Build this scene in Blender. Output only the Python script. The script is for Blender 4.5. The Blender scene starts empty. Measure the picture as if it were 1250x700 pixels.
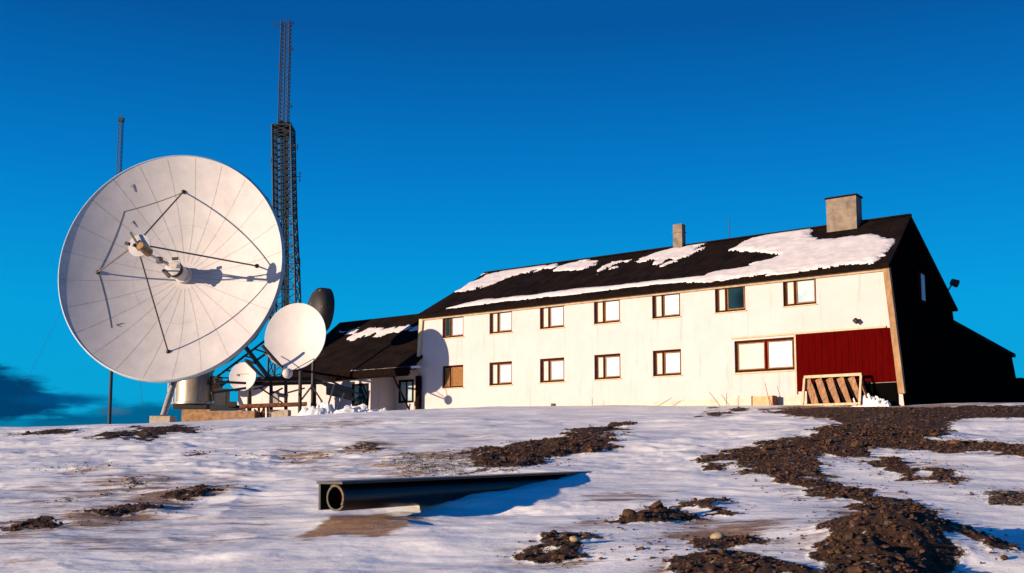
import bpy, math, random
import numpy as np
from mathutils import Vector, Matrix
random.seed(7); rng = np.random.default_rng(11)
sc = bpy.context.scene
C = sc.collection

# ------------------------------------------------------------------ camera
F = 1300.0; TH = math.radians(6); CY = 568 - F*math.tan(TH)
cam = bpy.data.objects.new('camera', bpy.data.cameras.new('camera')); C.objects.link(cam)
cam.rotation_euler = (math.radians(96), 0, 0)
cam.data.lens = 36*F/1250; cam.data.sensor_width = 36; cam.data.sensor_fit = 'HORIZONTAL'
cam.data.shift_y = (CY-350)/1250; cam.data.clip_end = 20000; cam.data.clip_start = .1
sc.camera = cam

def ray(px, py):
    dv = (CY-py)/F
    return np.array([(px-625)/F, math.cos(TH)-dv*math.sin(TH), math.sin(TH)+dv*math.cos(TH)])
def at(px, py, Y):
    d = ray(px, py); return Vector(d*(Y/d[1]))
def on_plane(px, py, O, n):
    d = ray(px, py); n = np.array(n, float); return Vector(d*((n@np.array(O, float))/(n@d)))

# ------------------------------------------------------------------ house frame (s along the front towards the left end, w into depth)
X0, Y0, PH = 15.395, 44.735, .9294
U = np.array([-math.sin(PH), math.cos(PH), 0]); V = np.array([math.cos(PH), math.sin(PH), 0])
def H(s, w, z): return Vector((X0+U[0]*s+V[0]*w, Y0+U[1]*s+V[1]*w, z))
def sz(px, py, w=0):
    P = on_plane(px, py, H(0, w, 0), V); d = P-H(0, 0, 0)
    return float(d.dot(Vector(U))), P.z

# ------------------------------------------------------------------ noise
def hsh(ix, iy, seed):
    n = (ix.astype(np.int64)*374761393 + iy.astype(np.int64)*668265263 + seed*1274126177) & 0xffffffff
    n = ((n ^ (n >> 13))*1274126177) & 0xffffffff
    return ((n ^ (n >> 16)) & 0xffff)/65535.0
def vnoise(x, y, seed=0):
    x = np.asarray(x, float); y = np.asarray(y, float)
    ix = np.floor(x); iy = np.floor(y); fx = x-ix; fy = y-iy
    fx = fx*fx*fx*(fx*(fx*6-15)+10); fy = fy*fy*fy*(fy*(fy*6-15)+10)
    a = hsh(ix, iy, seed); b = hsh(ix+1, iy, seed); c = hsh(ix, iy+1, seed); d = hsh(ix+1, iy+1, seed)
    return (a*(1-fx)+b*fx)*(1-fy)+(c*(1-fx)+d*fx)*fy-.5
def fbm(x, y, seed=0, o=4):
    r = 0; a = 1
    for k in range(o):
        c, s = math.cos(1.1*k), math.sin(1.1*k)
        r = r + a*vnoise((x*c-y*s)*2**k, (x*s+y*c)*2**k, seed+k*17); a *= .5
    return r
def sstep(a, b, x):
    t = np.clip((x-a)/(b-a), 0, 1); return t*t*(3-2*t)

# ------------------------------------------------------------------ terrain base
PX = [-400, -60, -30, -21, -14, -8.6, -4, 0, 20, 30, 60, 400]
PZ = [-8, .6, 1.40, 1.56, 1.74, 2.28, 2.66, 2.72, 2.66, 2.6, 1.8, -8]
def base(X, Y):
    X = np.asarray(X, float); Y = np.asarray(Y, float)
    p = -3.06+.024*np.clip(X, -60, 60)+.117*np.clip(Y, -40, 200)
    pl = 0
    for dx in (-2.4, -1.2, 0, 1.2, 2.4): pl = pl + np.interp(X+dx, PX, PZ)/5
    q = sstep(-14, -7, X); pl = pl + .02*(np.clip(Y, 40, 75)-48)*q + .036*(np.clip(Y, 44, 85)-44)*(1-q)
    k = .22
    h = np.clip(.5+.5*(pl-p)/k, 0, 1)
    z = pl*(1-h)+p*h-k*h*(1-h)
    z = z - 60*sstep(88, 600, Y) - 25*sstep(80, 700, np.abs(X)) - 15*sstep(40, 600, -Y)
    return z
def g(px, py):
    d = ray(px, py); lo, hi = 8.0, 70.0
    t = np.linspace(8, 70, 1500); P = d[None, :]*(t[:, None]/d[1])
    dz = P[:, 2]-base(P[:, 0], P[:, 1]); i = np.argmax(dz < 0)
    if dz.min() >= 0: i = int(np.argmin(dz))
    return P[i]
def gz(X, Y): return float(base(X, Y))

# ------------------------------------------------------------------ object helpers
ORG = {}
class MB:
    def __init__(s): s.v = []; s.f = []
    def add(s, vs, fs):
        n = len(s.v); s.v += [tuple(v) for v in vs]; s.f += [tuple(i+n for i in f) for f in fs]; return s
    def hexa(s, p):   # 8 points, bottom 4 then top 4
        return s.add(p, [(0, 3, 2, 1), (4, 5, 6, 7), (0, 1, 5, 4), (1, 2, 6, 5), (2, 3, 7, 6), (3, 0, 4, 7)])
    def hbox(s, s0, s1, w0, w1, z0, z1):   # box along the house axes
        return s.hexa([H(s0, w0, z0), H(s0, w1, z0), H(s1, w1, z0), H(s1, w0, z0), H(s0, w0, z1), H(s0, w1, z1), H(s1, w1, z1), H(s1, w0, z1)][::1])
    def box(s, c, d, rz=0):
        cx, cy, cz = c; a, b, h = d[0]/2, d[1]/2, d[2]/2; co, si = math.cos(rz), math.sin(rz)
        P = []
        for z in (-h, h):
            for x, y in ((-a, -b), (a, -b), (a, b), (-a, b)): P.append((cx+x*co-y*si, cy+x*si+y*co, cz+z))
        return s.hexa(P)
    def beam(s, p, q, a, b=None, up=(0, 0, 1)):
        b = b or a; p = Vector(p); q = Vector(q); d = (q-p).normalized(); up = Vector(up)
        if abs(d.dot(up)) > .98: up = Vector((1, 0, 0))
        x = d.cross(up).normalized(); y = x.cross(d)
        P = []
        for c in (p, q):
            for i, j in ((-1, -1), (1, -1), (1, 1), (-1, 1)): P.append(c+x*a/2*i+y*b/2*j)
        return s.hexa(P)
    def tube(s, p, q, r, r2=None, n=8, cap=True):
        r2 = r if r2 is None else r2; p = Vector(p); q = Vector(q); d = (q-p).normalized()
        up = Vector((0, 0, 1)) if abs(d.z) < .95 else Vector((1, 0, 0)); x = d.cross(up).normalized(); y = x.cross(d)
        P = []
        for c, rr in ((p, r), (q, r2)):
            for k in range(n):
                t = 2*math.pi*k/n; P.append(c+x*rr*math.cos(t)+y*rr*math.sin(t))
        fs = [(k, (k+1) % n, n+(k+1) % n, n+k) for k in range(n)]
        if cap: fs += [tuple(range(n))[::-1], tuple(range(n, 2*n))]
        return s.add(P, fs)
    def path(s, pts, r, n=6):
        for a, b in zip(pts[:-1], pts[1:]): s.tube(a, b, r, n=n)
        return s
    def lathe(s, O, ax, prof, n=32, close=False):   # prof: (radius, height along ax)
        O = Vector(O); ax = Vector(ax).normalized(); up = Vector((0, 0, 1)) if abs(ax.z) < .95 else Vector((1, 0, 0))
        x = ax.cross(up).normalized(); y = x.cross(ax); P = []
        for r, h in prof:
            for k in range(n):
                t = 2*math.pi*k/n; P.append(O+ax*h+x*r*math.cos(t)+y*r*math.sin(t))
        fs = []
        for i in range(len(prof)-1):
            for k in range(n): fs.append((i*n+k, i*n+(k+1) % n, (i+1)*n+(k+1) % n, (i+1)*n+k))
        if close: fs += [tuple(range(n))[::-1], tuple(range((len(prof)-1)*n, len(prof)*n))]
        return s.add(P, fs)
    def ball(s, c, r, n=10, sq=(1, 1, 1)):
        P = []; fs = []; m = n//2+1
        for i in range(1, m):
            a = math.pi*i/m
            for k in range(n):
                t = 2*math.pi*k/n; P.append((c[0]+r*sq[0]*math.sin(a)*math.cos(t), c[1]+r*sq[1]*math.sin(a)*math.sin(t), c[2]+r*sq[2]*math.cos(a)))
        P += [(c[0], c[1], c[2]+r*sq[2]), (c[0], c[1], c[2]-r*sq[2])]; T = len(P)-2
        for i in range(m-2):
            for k in range(n): fs.append((i*n+k, (i+1)*n+k, (i+1)*n+(k+1) % n, i*n+(k+1) % n))
        for k in range(n): fs.append((T, k, (k+1) % n)); fs.append((T+1, (m-2)*n+(k+1) % n, (m-2)*n+k))
        return s.add(P, fs)
    def build(s, name, mat, parent=None, smooth=False, origin=None, fixn=True):
        if parent is not None: o = ORG[parent.name]
        else: o = Vector(origin) if origin is not None else Vector((0, 0, 0))
        me = bpy.data.meshes.new(name); me.from_pydata([(v[0]-o.x, v[1]-o.y, v[2]-o.z) for v in s.v], [], s.f)
        if fixn:
            import bmesh
            bm = bmesh.new(); bm.from_mesh(me); bmesh.ops.recalc_face_normals(bm, faces=bm.faces); bm.to_mesh(me); bm.free()
        me.materials.append(mat)
        if smooth:
            me.polygons.foreach_set('use_smooth', [True]*len(me.polygons))
            try: me.set_sharp_from_angle(angle=math.radians(40))
            except Exception: pass
        ob = bpy.data.objects.new(name, me); C.objects.link(ob)
        if parent is not None: ob.parent = parent
        else: ob.location = o
        ORG[ob.name] = o
        return ob
def thing(name, label, cat, loc, group=None):
    o = bpy.data.objects.new(name, None); C.objects.link(o); o.location = loc; o.empty_display_size = .3
    o['label'] = label; o['category'] = cat
    if group: o['group'] = group
    ORG[o.name] = Vector(loc); return o
def tag(o, label=None, cat=None, group=None, kind=None):
    if label: o['label'] = label
    if cat: o['category'] = cat
    if group: o['group'] = group
    if kind: o['kind'] = kind
    return o

# ------------------------------------------------------------------ materials
def mat(name, c1, c2=None, rough=.7, metal=0, scale=3, bump=0, bscale=30, stretch=(1, 1, 1), detail=5, rz=0, contrast=(.35, .65), spec=.3):
    m = bpy.data.materials.new(name); m.use_nodes = True; nt = m.node_tree; N = nt.nodes; L = nt.links
    b = N['Principled BSDF']; b.inputs['Roughness'].default_value = rough; b.inputs['Metallic'].default_value = metal
    b.inputs['Specular IOR Level'].default_value = spec
    tc = N.new('ShaderNodeTexCoord'); mp = N.new('ShaderNodeMapping'); mp.inputs['Scale'].default_value = stretch
    mp.inputs['Rotation'].default_value = (0, 0, rz); L.new(tc.outputs['Object'], mp.inputs[0])
    c2 = c2 or tuple(x*.8 for x in c1)
    n = N.new('ShaderNodeTexNoise'); n.inputs['Scale'].default_value = scale; n.inputs['Detail'].default_value = detail; n.inputs['Roughness'].default_value = .65
    L.new(mp.outputs[0], n.inputs['Vector'])
    r = N.new('ShaderNodeValToRGB'); r.color_ramp.elements[0].position = contrast[0]; r.color_ramp.elements[1].position = contrast[1]
    r.color_ramp.elements[0].color = (*c2, 1); r.color_ramp.elements[1].color = (*c1, 1)
    L.new(n.outputs['Fac'], r.inputs[0]); L.new(r.outputs[0], b.inputs['Base Color'])
    if bump:
        n2 = N.new('ShaderNodeTexNoise'); n2.inputs['Scale'].default_value = bscale; n2.inputs['Detail'].default_value = 4
        L.new(mp.outputs[0], n2.inputs['Vector'])
        bp = N.new('ShaderNodeBump'); bp.inputs['Strength'].default_value = bump; bp.inputs['Distance'].default_value = .02
        L.new(n2.outputs['Fac'], bp.inputs['Height']); L.new(bp.outputs[0], b.inputs['Normal'])
    return m
RZ = -math.atan2(U[1], U[0])
M = {}
M['wall'] = mat('cream_render', (.46, .405, .44), (.43, .375, .40), .85, scale=1.1, bump=.25, bscale=25, rz=RZ, detail=8)
def weather(m, rz):
    nt = m.node_tree; N = nt.nodes; L = nt.links; b = N['Principled BSDF']; src = b.inputs['Base Color'].links[0].from_socket
    tc = N.new('ShaderNodeTexCoord'); mp = N.new('ShaderNodeMapping'); mp.inputs['Rotation'].default_value = (0, 0, rz); mp.inputs['Scale'].default_value = (5, 5, .35); L.new(tc.outputs['Object'], mp.inputs[0])
    n = N.new('ShaderNodeTexNoise'); n.inputs['Scale'].default_value = 1; n.inputs['Detail'].default_value = 6; n.inputs['Roughness'].default_value = .7; L.new(mp.outputs[0], n.inputs[0])
    r = N.new('ShaderNodeValToRGB'); r.color_ramp.elements[0].position = .56; r.color_ramp.elements[0].color = (1, 1, 1, 1); r.color_ramp.elements[1].position = .82; r.color_ramp.elements[1].color = (.62, .52, .44, 1); L.new(n.outputs['Fac'], r.inputs[0])
    mx = N.new('ShaderNodeMix'); mx.data_type = 'RGBA'; mx.blend_type = 'MULTIPLY'; mx.inputs['Factor'].default_value = 1; L.new(src, mx.inputs[6]); L.new(r.outputs[0], mx.inputs[7]); L.new(mx.outputs[2], b.inputs['Base Color'])
weather(M['wall'], RZ)
M['plinth'] = mat('plinth_render', (.5, .46, .4), (.38, .34, .3), .9, scale=2.5, bump=.4, bscale=30, rz=RZ)
M['frame'] = mat('brown_window_wood', (.042, .013, .007), (.018, .006, .004), .95, scale=6, spec=0)
M['sash'] = mat('tan_sash', (.24, .135, .075), (.15, .08, .045), .95, scale=5, spec=0)
M['pane'] = mat('curtained_glass', (.31, .37, .47), (.27, .33, .46), .35, scale=1.6, detail=2, spec=.12)
M['pane_white'] = mat('pale_blind', (.44, .42, .43), (.39, .37, .38), .6, scale=1.2, detail=1)  # pale colour of the blind itself
M['pane_blue'] = mat('painted_sky_glass', (.16, .30, .42), (.32, .38, .45), .4, scale=1.6, detail=1, spec=.1)  # sky reflection painted in as a blue base colour
M['pane_dark'] = mat('dark_glass', (.004, .010, .016), (.008, .03, .05), .9, scale=1, detail=0, spec=.0)
M['board'] = mat('brown_boarding', (.22, .12, .05), (.15, .075, .03), .95, scale=8, spec=0)
M['red'] = mat('dark_red_boards', (.062, .0014, .0014), (.044, .001, .001), .8, scale=2.5, stretch=(3, 3, .5), rz=RZ, bump=.2, bscale=14, spec=.0)
M['roof'] = mat('black_roof_felt', (.012, .0075, .007), (.004, .0035, .004), .95, scale=1.2, bump=.5, bscale=18, rz=RZ, spec=.03)
M['dark_wall'] = mat('shade_black_boards', (.003, .0025, .0025), (.0015, .0015, .0015), 1.0, scale=3, stretch=(4, 4, .4), rz=RZ, bump=.3, bscale=9, spec=.0)  # dark boards taken to near black, shade of the end wall included
M['corner'] = mat('weathered_corner_board', (.30, .185, .10), (.16, .095, .05), .8, scale=3, stretch=(1, 1, .4))
M['fascia'] = mat('fascia_board', (.010, .006, .005), (.006, .004, .004), .95, scale=4, spec=0)
M['fascia_tan'] = mat('tan_soffit_board', (.36, .27, .18), (.24, .17, .11), .8, scale=4)
M['concrete'] = mat('chimney_concrete', (.19, .155, .13), (.09, .07, .06), .9, scale=2.5, bump=.4, bscale=20, contrast=(.3, .6))
M['conc_tan'] = mat('tan_concrete', (.34, .21, .12), (.16, .09, .05), .95, scale=4, bump=.8, bscale=14, contrast=(.3, .62))
M['conc_pale'] = mat('pale_concrete', (.42, .36, .29), (.3, .25, .2), .9, scale=4, bump=.4, bscale=18)
M['black'] = mat('black_metal', (.012, .012, .014), (.006, .006, .008), .6, scale=6)
M['steel'] = mat('dark_galvanised_steel', (.035, .038, .045), (.02, .02, .025), .55, metal=.2, scale=8)
M['mast'] = mat('hazy_mast_steel', (.016, .028, .042), (.008, .014, .022), .7, scale=8)  # blue of the distant air mixed into the steel colour
M['strut'] = mat('grey_strut_steel', (.13, .105, .095), (.08, .065, .06), .6, scale=8)
M['silver'] = mat('silver_pipe', (.45, .42, .4), (.3, .28, .27), .4, metal=.35, scale=5)
M['drum_steel'] = mat('pedestal_steel', (.36, .32, .28), (.25, .22, .19), .4, metal=.5, scale=3, stretch=(3, 3, .4))
M['dish'] = mat('white_dish_paint', (.395, .395, .435), (.335, .335, .375), .6, scale=.9, detail=8, bump=.04, bscale=4, spec=.25)
M['dish_back'] = mat('dish_back_grey', (.08, .09, .10), (.04, .045, .05), .6, scale=2)
M['dish_small'] = mat('small_dish_paint', (.47, .455, .48), (.42, .41, .43), .55, scale=1.5, detail=7, spec=.25)
M['seam'] = mat('panel_seam_grey', (.20, .19, .205), (.29, .28, .30), .7, scale=5)
M['rim'] = mat('dish_rim_white', (.42, .48, .54), (.34, .4, .45), .4, scale=3)
M['feed'] = mat('feed_tan_metal', (.42, .27, .13), (.12, .06, .03), .4, scale=9, metal=.3)
M['white_kit'] = mat('white_equipment', (.46, .44, .45), (.3, .29, .3), .5, scale=6)
M['rust'] = mat('rusty_timber', (.30, .11, .045), (.12, .045, .025), .85, scale=6, stretch=(1, 1, 1), contrast=(.4, .6))
M['plank'] = mat('weathered_planks', (.30, .17, .10), (.13, .065, .035), .85, scale=5, stretch=(2, 2, .6))
M['cream_wood'] = mat('cream_timber', (.46, .38, .27), (.36, .28, .19), .8, scale=6)
M['plywood'] = mat('pale_plywood', (.48, .32, .19), (.38, .24, .14), .8, scale=4)
M['pipe'] = mat('black_culvert', (.008, .009, .012), (.005, .005, .006), .35, scale=5, spec=.4)
M['pipe_rim'] = mat('lit_pipe_rim', (.15, .10, .065), (.02, .014, .01), .8, scale=12)  # tan of the pipe end, laid only along its lit arc
M['roofsnow'] = mat('roof_snow', (.56, .545, .59), (.46, .45, .50), .7, scale=2, bump=.25, bscale=8, rz=RZ)
M['pilesnow'] = mat('shovelled_snow', (.62, .64, .69), (.48, .51, .57), .7, scale=4, bump=.3, bscale=14)
M['stone'] = mat('tundra_stones', (.085, .040, .022), (.018, .009, .006), .95, scale=4, detail=6)
M['pale_stone'] = mat('pale_stone', (.34, .27, .2), (.2, .15, .1), .9, scale=6)
M['ink'] = mat('faded_logo_ink', (.10, .08, .085), (.16, .13, .13), .7, scale=40)
M['ink_pale'] = mat('faint_logo_ink', (.30, .28, .28), (.42, .4, .4), .7, scale=60)

# snow ground
def ground_mat():
    m = bpy.data.materials.new('windblown_snow_and_tundra'); m.use_nodes = True; nt = m.node_tree; N = nt.nodes; L = nt.links
    b = N['Principled BSDF']; b.inputs['Roughness'].default_value = .75; b.inputs['Specular IOR Level'].default_value = .2
    tc = N.new('ShaderNodeTexCoord')
    def noise(scale, detail, stretch=(1, 1, 1), rough=.6, rz=0):
        mp = N.new('ShaderNodeMapping'); mp.inputs['Scale'].default_value = stretch; mp.inputs['Rotation'].default_value = (0, 0, rz)
        L.new(tc.outputs['Object'], mp.inputs[0]); n = N.new('ShaderNodeTexNoise'); n.inputs['Scale'].default_value = scale
        n.inputs['Detail'].default_value = detail; n.inputs['Roughness'].default_value = rough; L.new(mp.outputs[0], n.inputs['Vector']); return n.outputs['Fac']
    def math_(op, a, b_=None, c=None, clamp=False):
        n = N.new('ShaderNodeMath'); n.operation = op; n.use_clamp = clamp
        for i, x in enumerate((a, b_, c)):
            if x is None: continue
            if isinstance(x, (int, float)): n.inputs[i].default_value = x
            else: L.new(x, n.inputs[i])
        return n.outputs[0]
    def mix(f, a, c):
        n = N.new('ShaderNodeMix'); n.data_type = 'RGBA'
        L.new(f, n.inputs['Factor'])
        for k, x in ((6, a), (7, c)):
            if isinstance(x, tuple): n.inputs[k].default_value = (*x, 1)
            else: L.new(x, n.inputs[k])
        return n.outputs[2]
    def mapr(x, a, c, lo=0, hi=1):
        n = N.new('ShaderNodeMapRange'); n.interpolation_type = 'SMOOTHSTEP'; L.new(x, n.inputs[0])
        for i, v in enumerate((a, c, lo, hi)): n.inputs[i+1].default_value = v
        return n.outputs[0]
    at_ = N.new('ShaderNodeAttribute'); at_.attribute_name = 'dirt'
    at2 = N.new('ShaderNodeAttribute'); at2.attribute_name = 'dust'
    fine = noise(22, 6, rough=.75); mid = noise(4, 7, (1, 1.6, 1), rough=.7); strk = noise(1.7, 8, (.35, 1.9, 1), rough=.72, rz=.1)
    snow = mix(mapr(noise(.7, 8, (.6, 1.5, 1)), .35, .7), (.66, .67, .70), (.84, .85, .86))
    gr = mapr(noise(60, 3), .60, .78)                         # specks of grit in the snow
    streak = mapr(noise(.55, 7, (.45, 1.6, 1), .7, .15), .54, .72)
    snow = mix(math_('MULTIPLY', streak, .5), snow, (.30, .27, .28))
    snow = mix(math_('MULTIPLY', gr, .22), snow, (.35, .27, .22))
    f2 = math_('ADD', at2.outputs['Fac'], math_('ADD', math_('MULTIPLY', math_('SUBTRACT', mid, .5), .7), math_('MULTIPLY', math_('SUBTRACT', strk, .5), 2.6)))
    f2 = mapr(f2, .28, .85, 0, .93)
    snow = mix(f2, snow, mix(mapr(fine, .35, .65), (.30, .16, .075), (.12, .062, .03)))
    f = math_('ADD', at_.outputs['Fac'], math_('ADD', math_('MULTIPLY', math_('SUBTRACT', fine, .5), 1.3), math_('MULTIPLY', math_('SUBTRACT', mid, .5), .9)))
    f = mapr(f, .36, .66)
    f = math_('MULTIPLY', f, mapr(noise(3.2, 6, (1, 1.5, 1), .7), .60, .72, 1, .12))
    dirt = mix(mapr(fine, .3, .7), (.014, .007, .0045), (.075, .036, .018))
    dirt = mix(mapr(noise(9, 4), .60, .72), dirt, (.15, .08, .042))
    L.new(mix(f, snow, dirt), b.inputs['Base Color'])
    bp = N.new('ShaderNodeBump'); bp.inputs['Distance'].default_value = .03
    L.new(mapr(f, 0, 1, .55, 1.0), bp.inputs['Strength'])
    hgt = math_('ADD', math_('MULTIPLY', noise(7, 6, (.6, 1.5, 1)), .9), math_('MULTIPLY', fine, math_('ADD', math_('MULTIPLY', f, 1.2), .35)))
    L.new(hgt, bp.inputs['Height']); L.new(bp.outputs[0], b.inputs['Normal'])
    return m
M['ground'] = ground_mat()

# ------------------------------------------------------------------ ground mesh
# (outline in photo pixels -> carried onto the hill), extra height (m), strength
PATCH = [
 ([(938,500),(1000,497),(1110,498),(1250,497),(1300,497),(1300,508),(1250,511),(1180,513),(1150,520),(1140,530),(1180,540),(1250,544),(1300,546),(1300,560),(1250,561),(1190,554),(1130,549),(1085,550),(1060,558),(1005,558),(998,570),(1010,586),(1050,602),(1090,618),(1108,628),(1070,630),(1035,622),(990,606),(945,590),(905,574),(880,570),(874,562),(890,555),(930,545),(985,537),(1018,527),(1010,515),(965,507)], .07, 1),
 ([(1058,556),(1100,556),(1118,570),(1122,584),(1100,582),(1075,572),(1055,566)], .06, .95),
 ([(1010,585),(1060,596),(1110,612),(1125,634),(1090,650),(1030,645),(1040,625),(1000,606)], .06, 1),
 ([(880,556),(930,548),(960,560),(930,574),(890,572)], .06, 1),
 ([(1122,564),(1160,570),(1160,582),(1148,590),(1132,582)], .07, .95),
 ([(1000,655),(1030,636),(1085,628),(1150,632),(1190,646),(1228,662),(1185,668),(1160,684),(1150,720),(1010,720),(998,690),(1012,672)], .20, 1),
 ([(742,644),(775,636),(800,622),(820,619),(840,626),(842,634),(812,640),(812,650),(790,653),(765,648)], .17, 1),
 ([(842,618),(858,612),(878,612),(884,620),(872,628),(856,622)], .15, 1),
 ([(656,684),(664,672),(682,662),(700,664),(716,674),(712,682),(680,687)], .15, 1),
 ([(800,668),(850,664),(915,662),(922,670),(870,678),(815,678)], .08, .9),
 ([(822,690),(870,680),(920,682),(990,694),(1010,712),(830,712)], .10, .95),
 ([(758,516),(735,519),(712,524),(695,534),(670,540),(632,543),(585,548),(560,558),(600,560),(590,570),(625,575),(655,570),(690,557),(735,548),(748,532)], .17, 1.0),
 ([(590,552),(540,550),(490,556),(470,572),(500,582),(560,580),(600,574)], .04, .50),
 ([(600,572),(560,579),(520,583),(560,586),(610,580)], .03, .6),
 ([(272,592),(235,596),(208,602),(200,609),(228,608),(262,600)], .12, .95),
 ([(205,614),(160,618),(125,626),(104,634),(120,638),(165,631),(200,622)], .10, .95),
 ([(8,640),(50,636),(56,642),(20,650),(4,648)], .06, .8),
 ([(122,598),(150,584),(190,583),(185,590),(150,597),(130,604)], .04, .55),
 ([(40,612),(80,604),(110,606),(70,618)], .03, .5),
 ([(18,529),(60,526),(102,526),(98,530),(50,533),(22,533)], .04, .9),
 ([(116,540),(140,530),(160,524),(238,521),(243,525),(205,532),(180,540),(150,536)], .08, .95),
 ([(238,553),(252,552),(256,555),(242,557)], .05, .9),
 ([(364,559),(376,556),(386,558),(380,562),(366,562)], .06, .9),
 ([(434,549),(450,543),(466,543),(450,550)], .04, .7),
 ([(300,556),(345,553),(350,557),(310,561)], .02, .45),
 ([(868,505),(880,498),(896,498),(890,506),(872,508)], .10, 1),
 ([(1180,603),(1250,594),(1280,596),(1280,603),(1220,607)], .04, .7),
 ([(60,572),(110,566),(140,570),(90,578)], .02, .42),
]
DUST = [
 ([(425,625),(470,622),(500,640),(470,660),(430,655),(372,664),(400,645)], .95),
 ([(720,606),(760,600),(805,602),(790,612),(740,612)], .6),
 ([(820,660),(860,645),(930,640),(935,652),(880,662)], .75),
 ([(0,590),(120,572),(290,580),(340,640),(140,672),(0,690)], .40),
 ([(330,545),(480,530),(600,530),(600,570),(450,590),(340,570)], .36),
 ([(420,630),(470,626),(482,640),(440,652),(400,656)], 1.25),
 ([(120,660),(250,648),(330,652),(240,672),(140,676)], .45),
 ([(1030,628),(1080,622),(1100,632),(1050,640)], .8),
 ([(680,650),(720,640),(740,650),(700,658)], .35),
 ([(300,520),(420,513),(500,514),(420,520),(320,526)], .45),
 ([(930,498),(1000,494),(1240,494),(1000,503)], .7),
 ([(560,690),(640,684),(700,694),(620,706)], .3),
]
# low mounds and hollows of the hillside: pixel, radius x, radius y (m), height
MOUND = [((1105,664),1.2,.8,.34),((1220,685),1.5,1.1,-.32),((1235,640),1.6,1.2,-.16),((1235,615),1.8,1.2,-.10),((735,535),1.6,1.8,.12),((765,520),1.5,1.5,-.10),
 ((790,640),.5,.5,.07),((860,617),.35,.4,.06),((683,676),.4,.3,.05),((620,625),2.2,1.0,-.10),((700,605),1.2,.8,-.03),((1070,530),3,2,.15),((1200,525),2.4,2,-.18),
 ((230,600),1.0,.9,.06),((330,640),1.6,1,-.04),((130,630),1.0,.7,.05),((960,640),1.6,1.2,.06),((1010,570),1.1,1.4,.10),((1060,580),1.0,1.2,-.06),
 ((455,640),.7,.6,.10),((150,532),2.4,2,.10)]
us = np.concatenate([[-60,-30,-12,-6,-3,-2,-1.4,-1.1,-.9,-.78,-.7,-.64,-.6], np.linspace(-.56,.56,660), [.6,.64,.7,.78,.9,1.1,1.4,2,3,6,12,30,60]])
ys = np.concatenate([[-3000,-1500,-700,-350,-180,-100,-60,-35,-20,-12,-6,-2,1,3,5,6.5,7.8], np.geomspace(8.8,64,560), [66,69,73,78,84,92,102,120,150,200,300,450,700,1100,1800,3000,6000]])
UU, YY = np.meshgrid(us, ys)
XX = UU*np.maximum(YY, 9)
XX = np.clip(XX, -9000, 9000)
def poly_world(pts): return np.array([g(*p)[:2] for p in pts])
def sdf(poly, X, Y):
    d = np.full(X.shape, 1e9); ins = np.zeros(X.shape, bool); n = len(poly)
    for i in range(n):
        a = poly[i]; b = poly[(i+1) % n]; e = b-a; L2 = e@e+1e-9
        t = np.clip(((X-a[0])*e[0]+(Y-a[1])*e[1])/L2, 0, 1)
        d = np.minimum(d, (X-a[0]-t*e[0])**2+(Y-a[1]-t*e[1])**2)
        c = ((a[1] > Y) != (b[1] > Y)) & (X < (b[0]-a[0])*(Y-a[1])/(b[1]-a[1]+1e-12)+a[0]); ins ^= c
    d = np.sqrt(d); return np.where(ins, d, -d)
n1 = fbm(XX*1.3, YY*1.5, 5, 6)
halo = np.zeros(XX.shape); dirt = np.zeros(XX.shape); hgt = np.zeros(XX.shape); dust = np.zeros(XX.shape)
for pts, h, st in PATCH:
    W = poly_world(pts); lo = W.min(0)-2; hi = W.max(0)+2
    k = (XX > lo[0]) & (XX < hi[0]) & (YY > lo[1]) & (YY < hi[1])
    x, y = XX[k], YY[k]; d = sdf(W, x, y); sc_ = max(.14, .012*W[:, 1].mean())
    dd = d+n1[k]*sc_*3.4
    m_ = sstep(-sc_, sc_, dd)*st
    dirt[k] = np.maximum(dirt[k], m_); hgt[k] = np.maximum(hgt[k], .55*h*sstep(-.2, .8, dd)); halo[k] = np.maximum(halo[k], sstep(-.9, .0, d)*st)
for pts, st in DUST:
    W = poly_world(pts); lo = W.min(0)-2; hi = W.max(0)+2
    k = (XX > lo[0]) & (XX < hi[0]) & (YY > lo[1]) & (YY < hi[1])
    d = sdf(W, XX[k], YY[k]); dust[k] = np.maximum(dust[k], sstep(-.6, .2, d+n1[k]*.6)*st)
dust = np.clip(dust+.42*halo*(1-dirt), 0, 1.3)
near = sstep(6, 10, YY)*(1-sstep(55, 70, YY))*(1-sstep(.6, .8, np.abs(UU)))
rg = fbm(XX*3.1, YY*3.1, 31, 4)
ZZ = base(XX, YY)
mound = np.zeros(XX.shape)
for p, rx, ry, h in MOUND:
    c = g(*p); mound += h*np.exp(-((XX-c[0])/rx)**2-((YY-c[1])/ry)**2)
wx = XX+.5*fbm(XX*.35, YY*.35, 61, 3); wy = YY+.5*fbm(XX*.35, YY*.35, 62, 3)
ridge_ = lambda x, y, sd: 1-np.abs(2*vnoise(x, y, sd))*2          # sastrugi crests
und = (.12*fbm(wx*.20, wy*.30, 3, 3)+.10*fbm(wx*.42+wy*.12, wy*.95, 9, 4)+.035*ridge_(wx*.7+wy*.2, wy*1.9, 27)*sstep(-.2, .4, fbm(XX*.2, YY*.3, 50, 2))
       +.03*fbm(wx*1.2+wy*.4, wy*2.8, 14, 4)+.02*fbm(XX*3.4, YY*5.2, 19, 4)*sstep(-.2, .5, fbm(XX*.3, YY*.5, 44, 2)+.1))
calm = sstep(-.15, .35, fbm(XX*.16+3, YY*.2, 71, 3)+.25*sstep(2, -6, XX)-.08)
calm = .42+.58*calm; und = 1.22*(.10*fbm(wx*.20, wy*.30, 3, 3)*(1-calm)+.05*fbm(wx*.5, wy*.8, 8, 2)*(1-calm)+und*calm)
fade = 1-.6*sstep(38, 46, YY)
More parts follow.
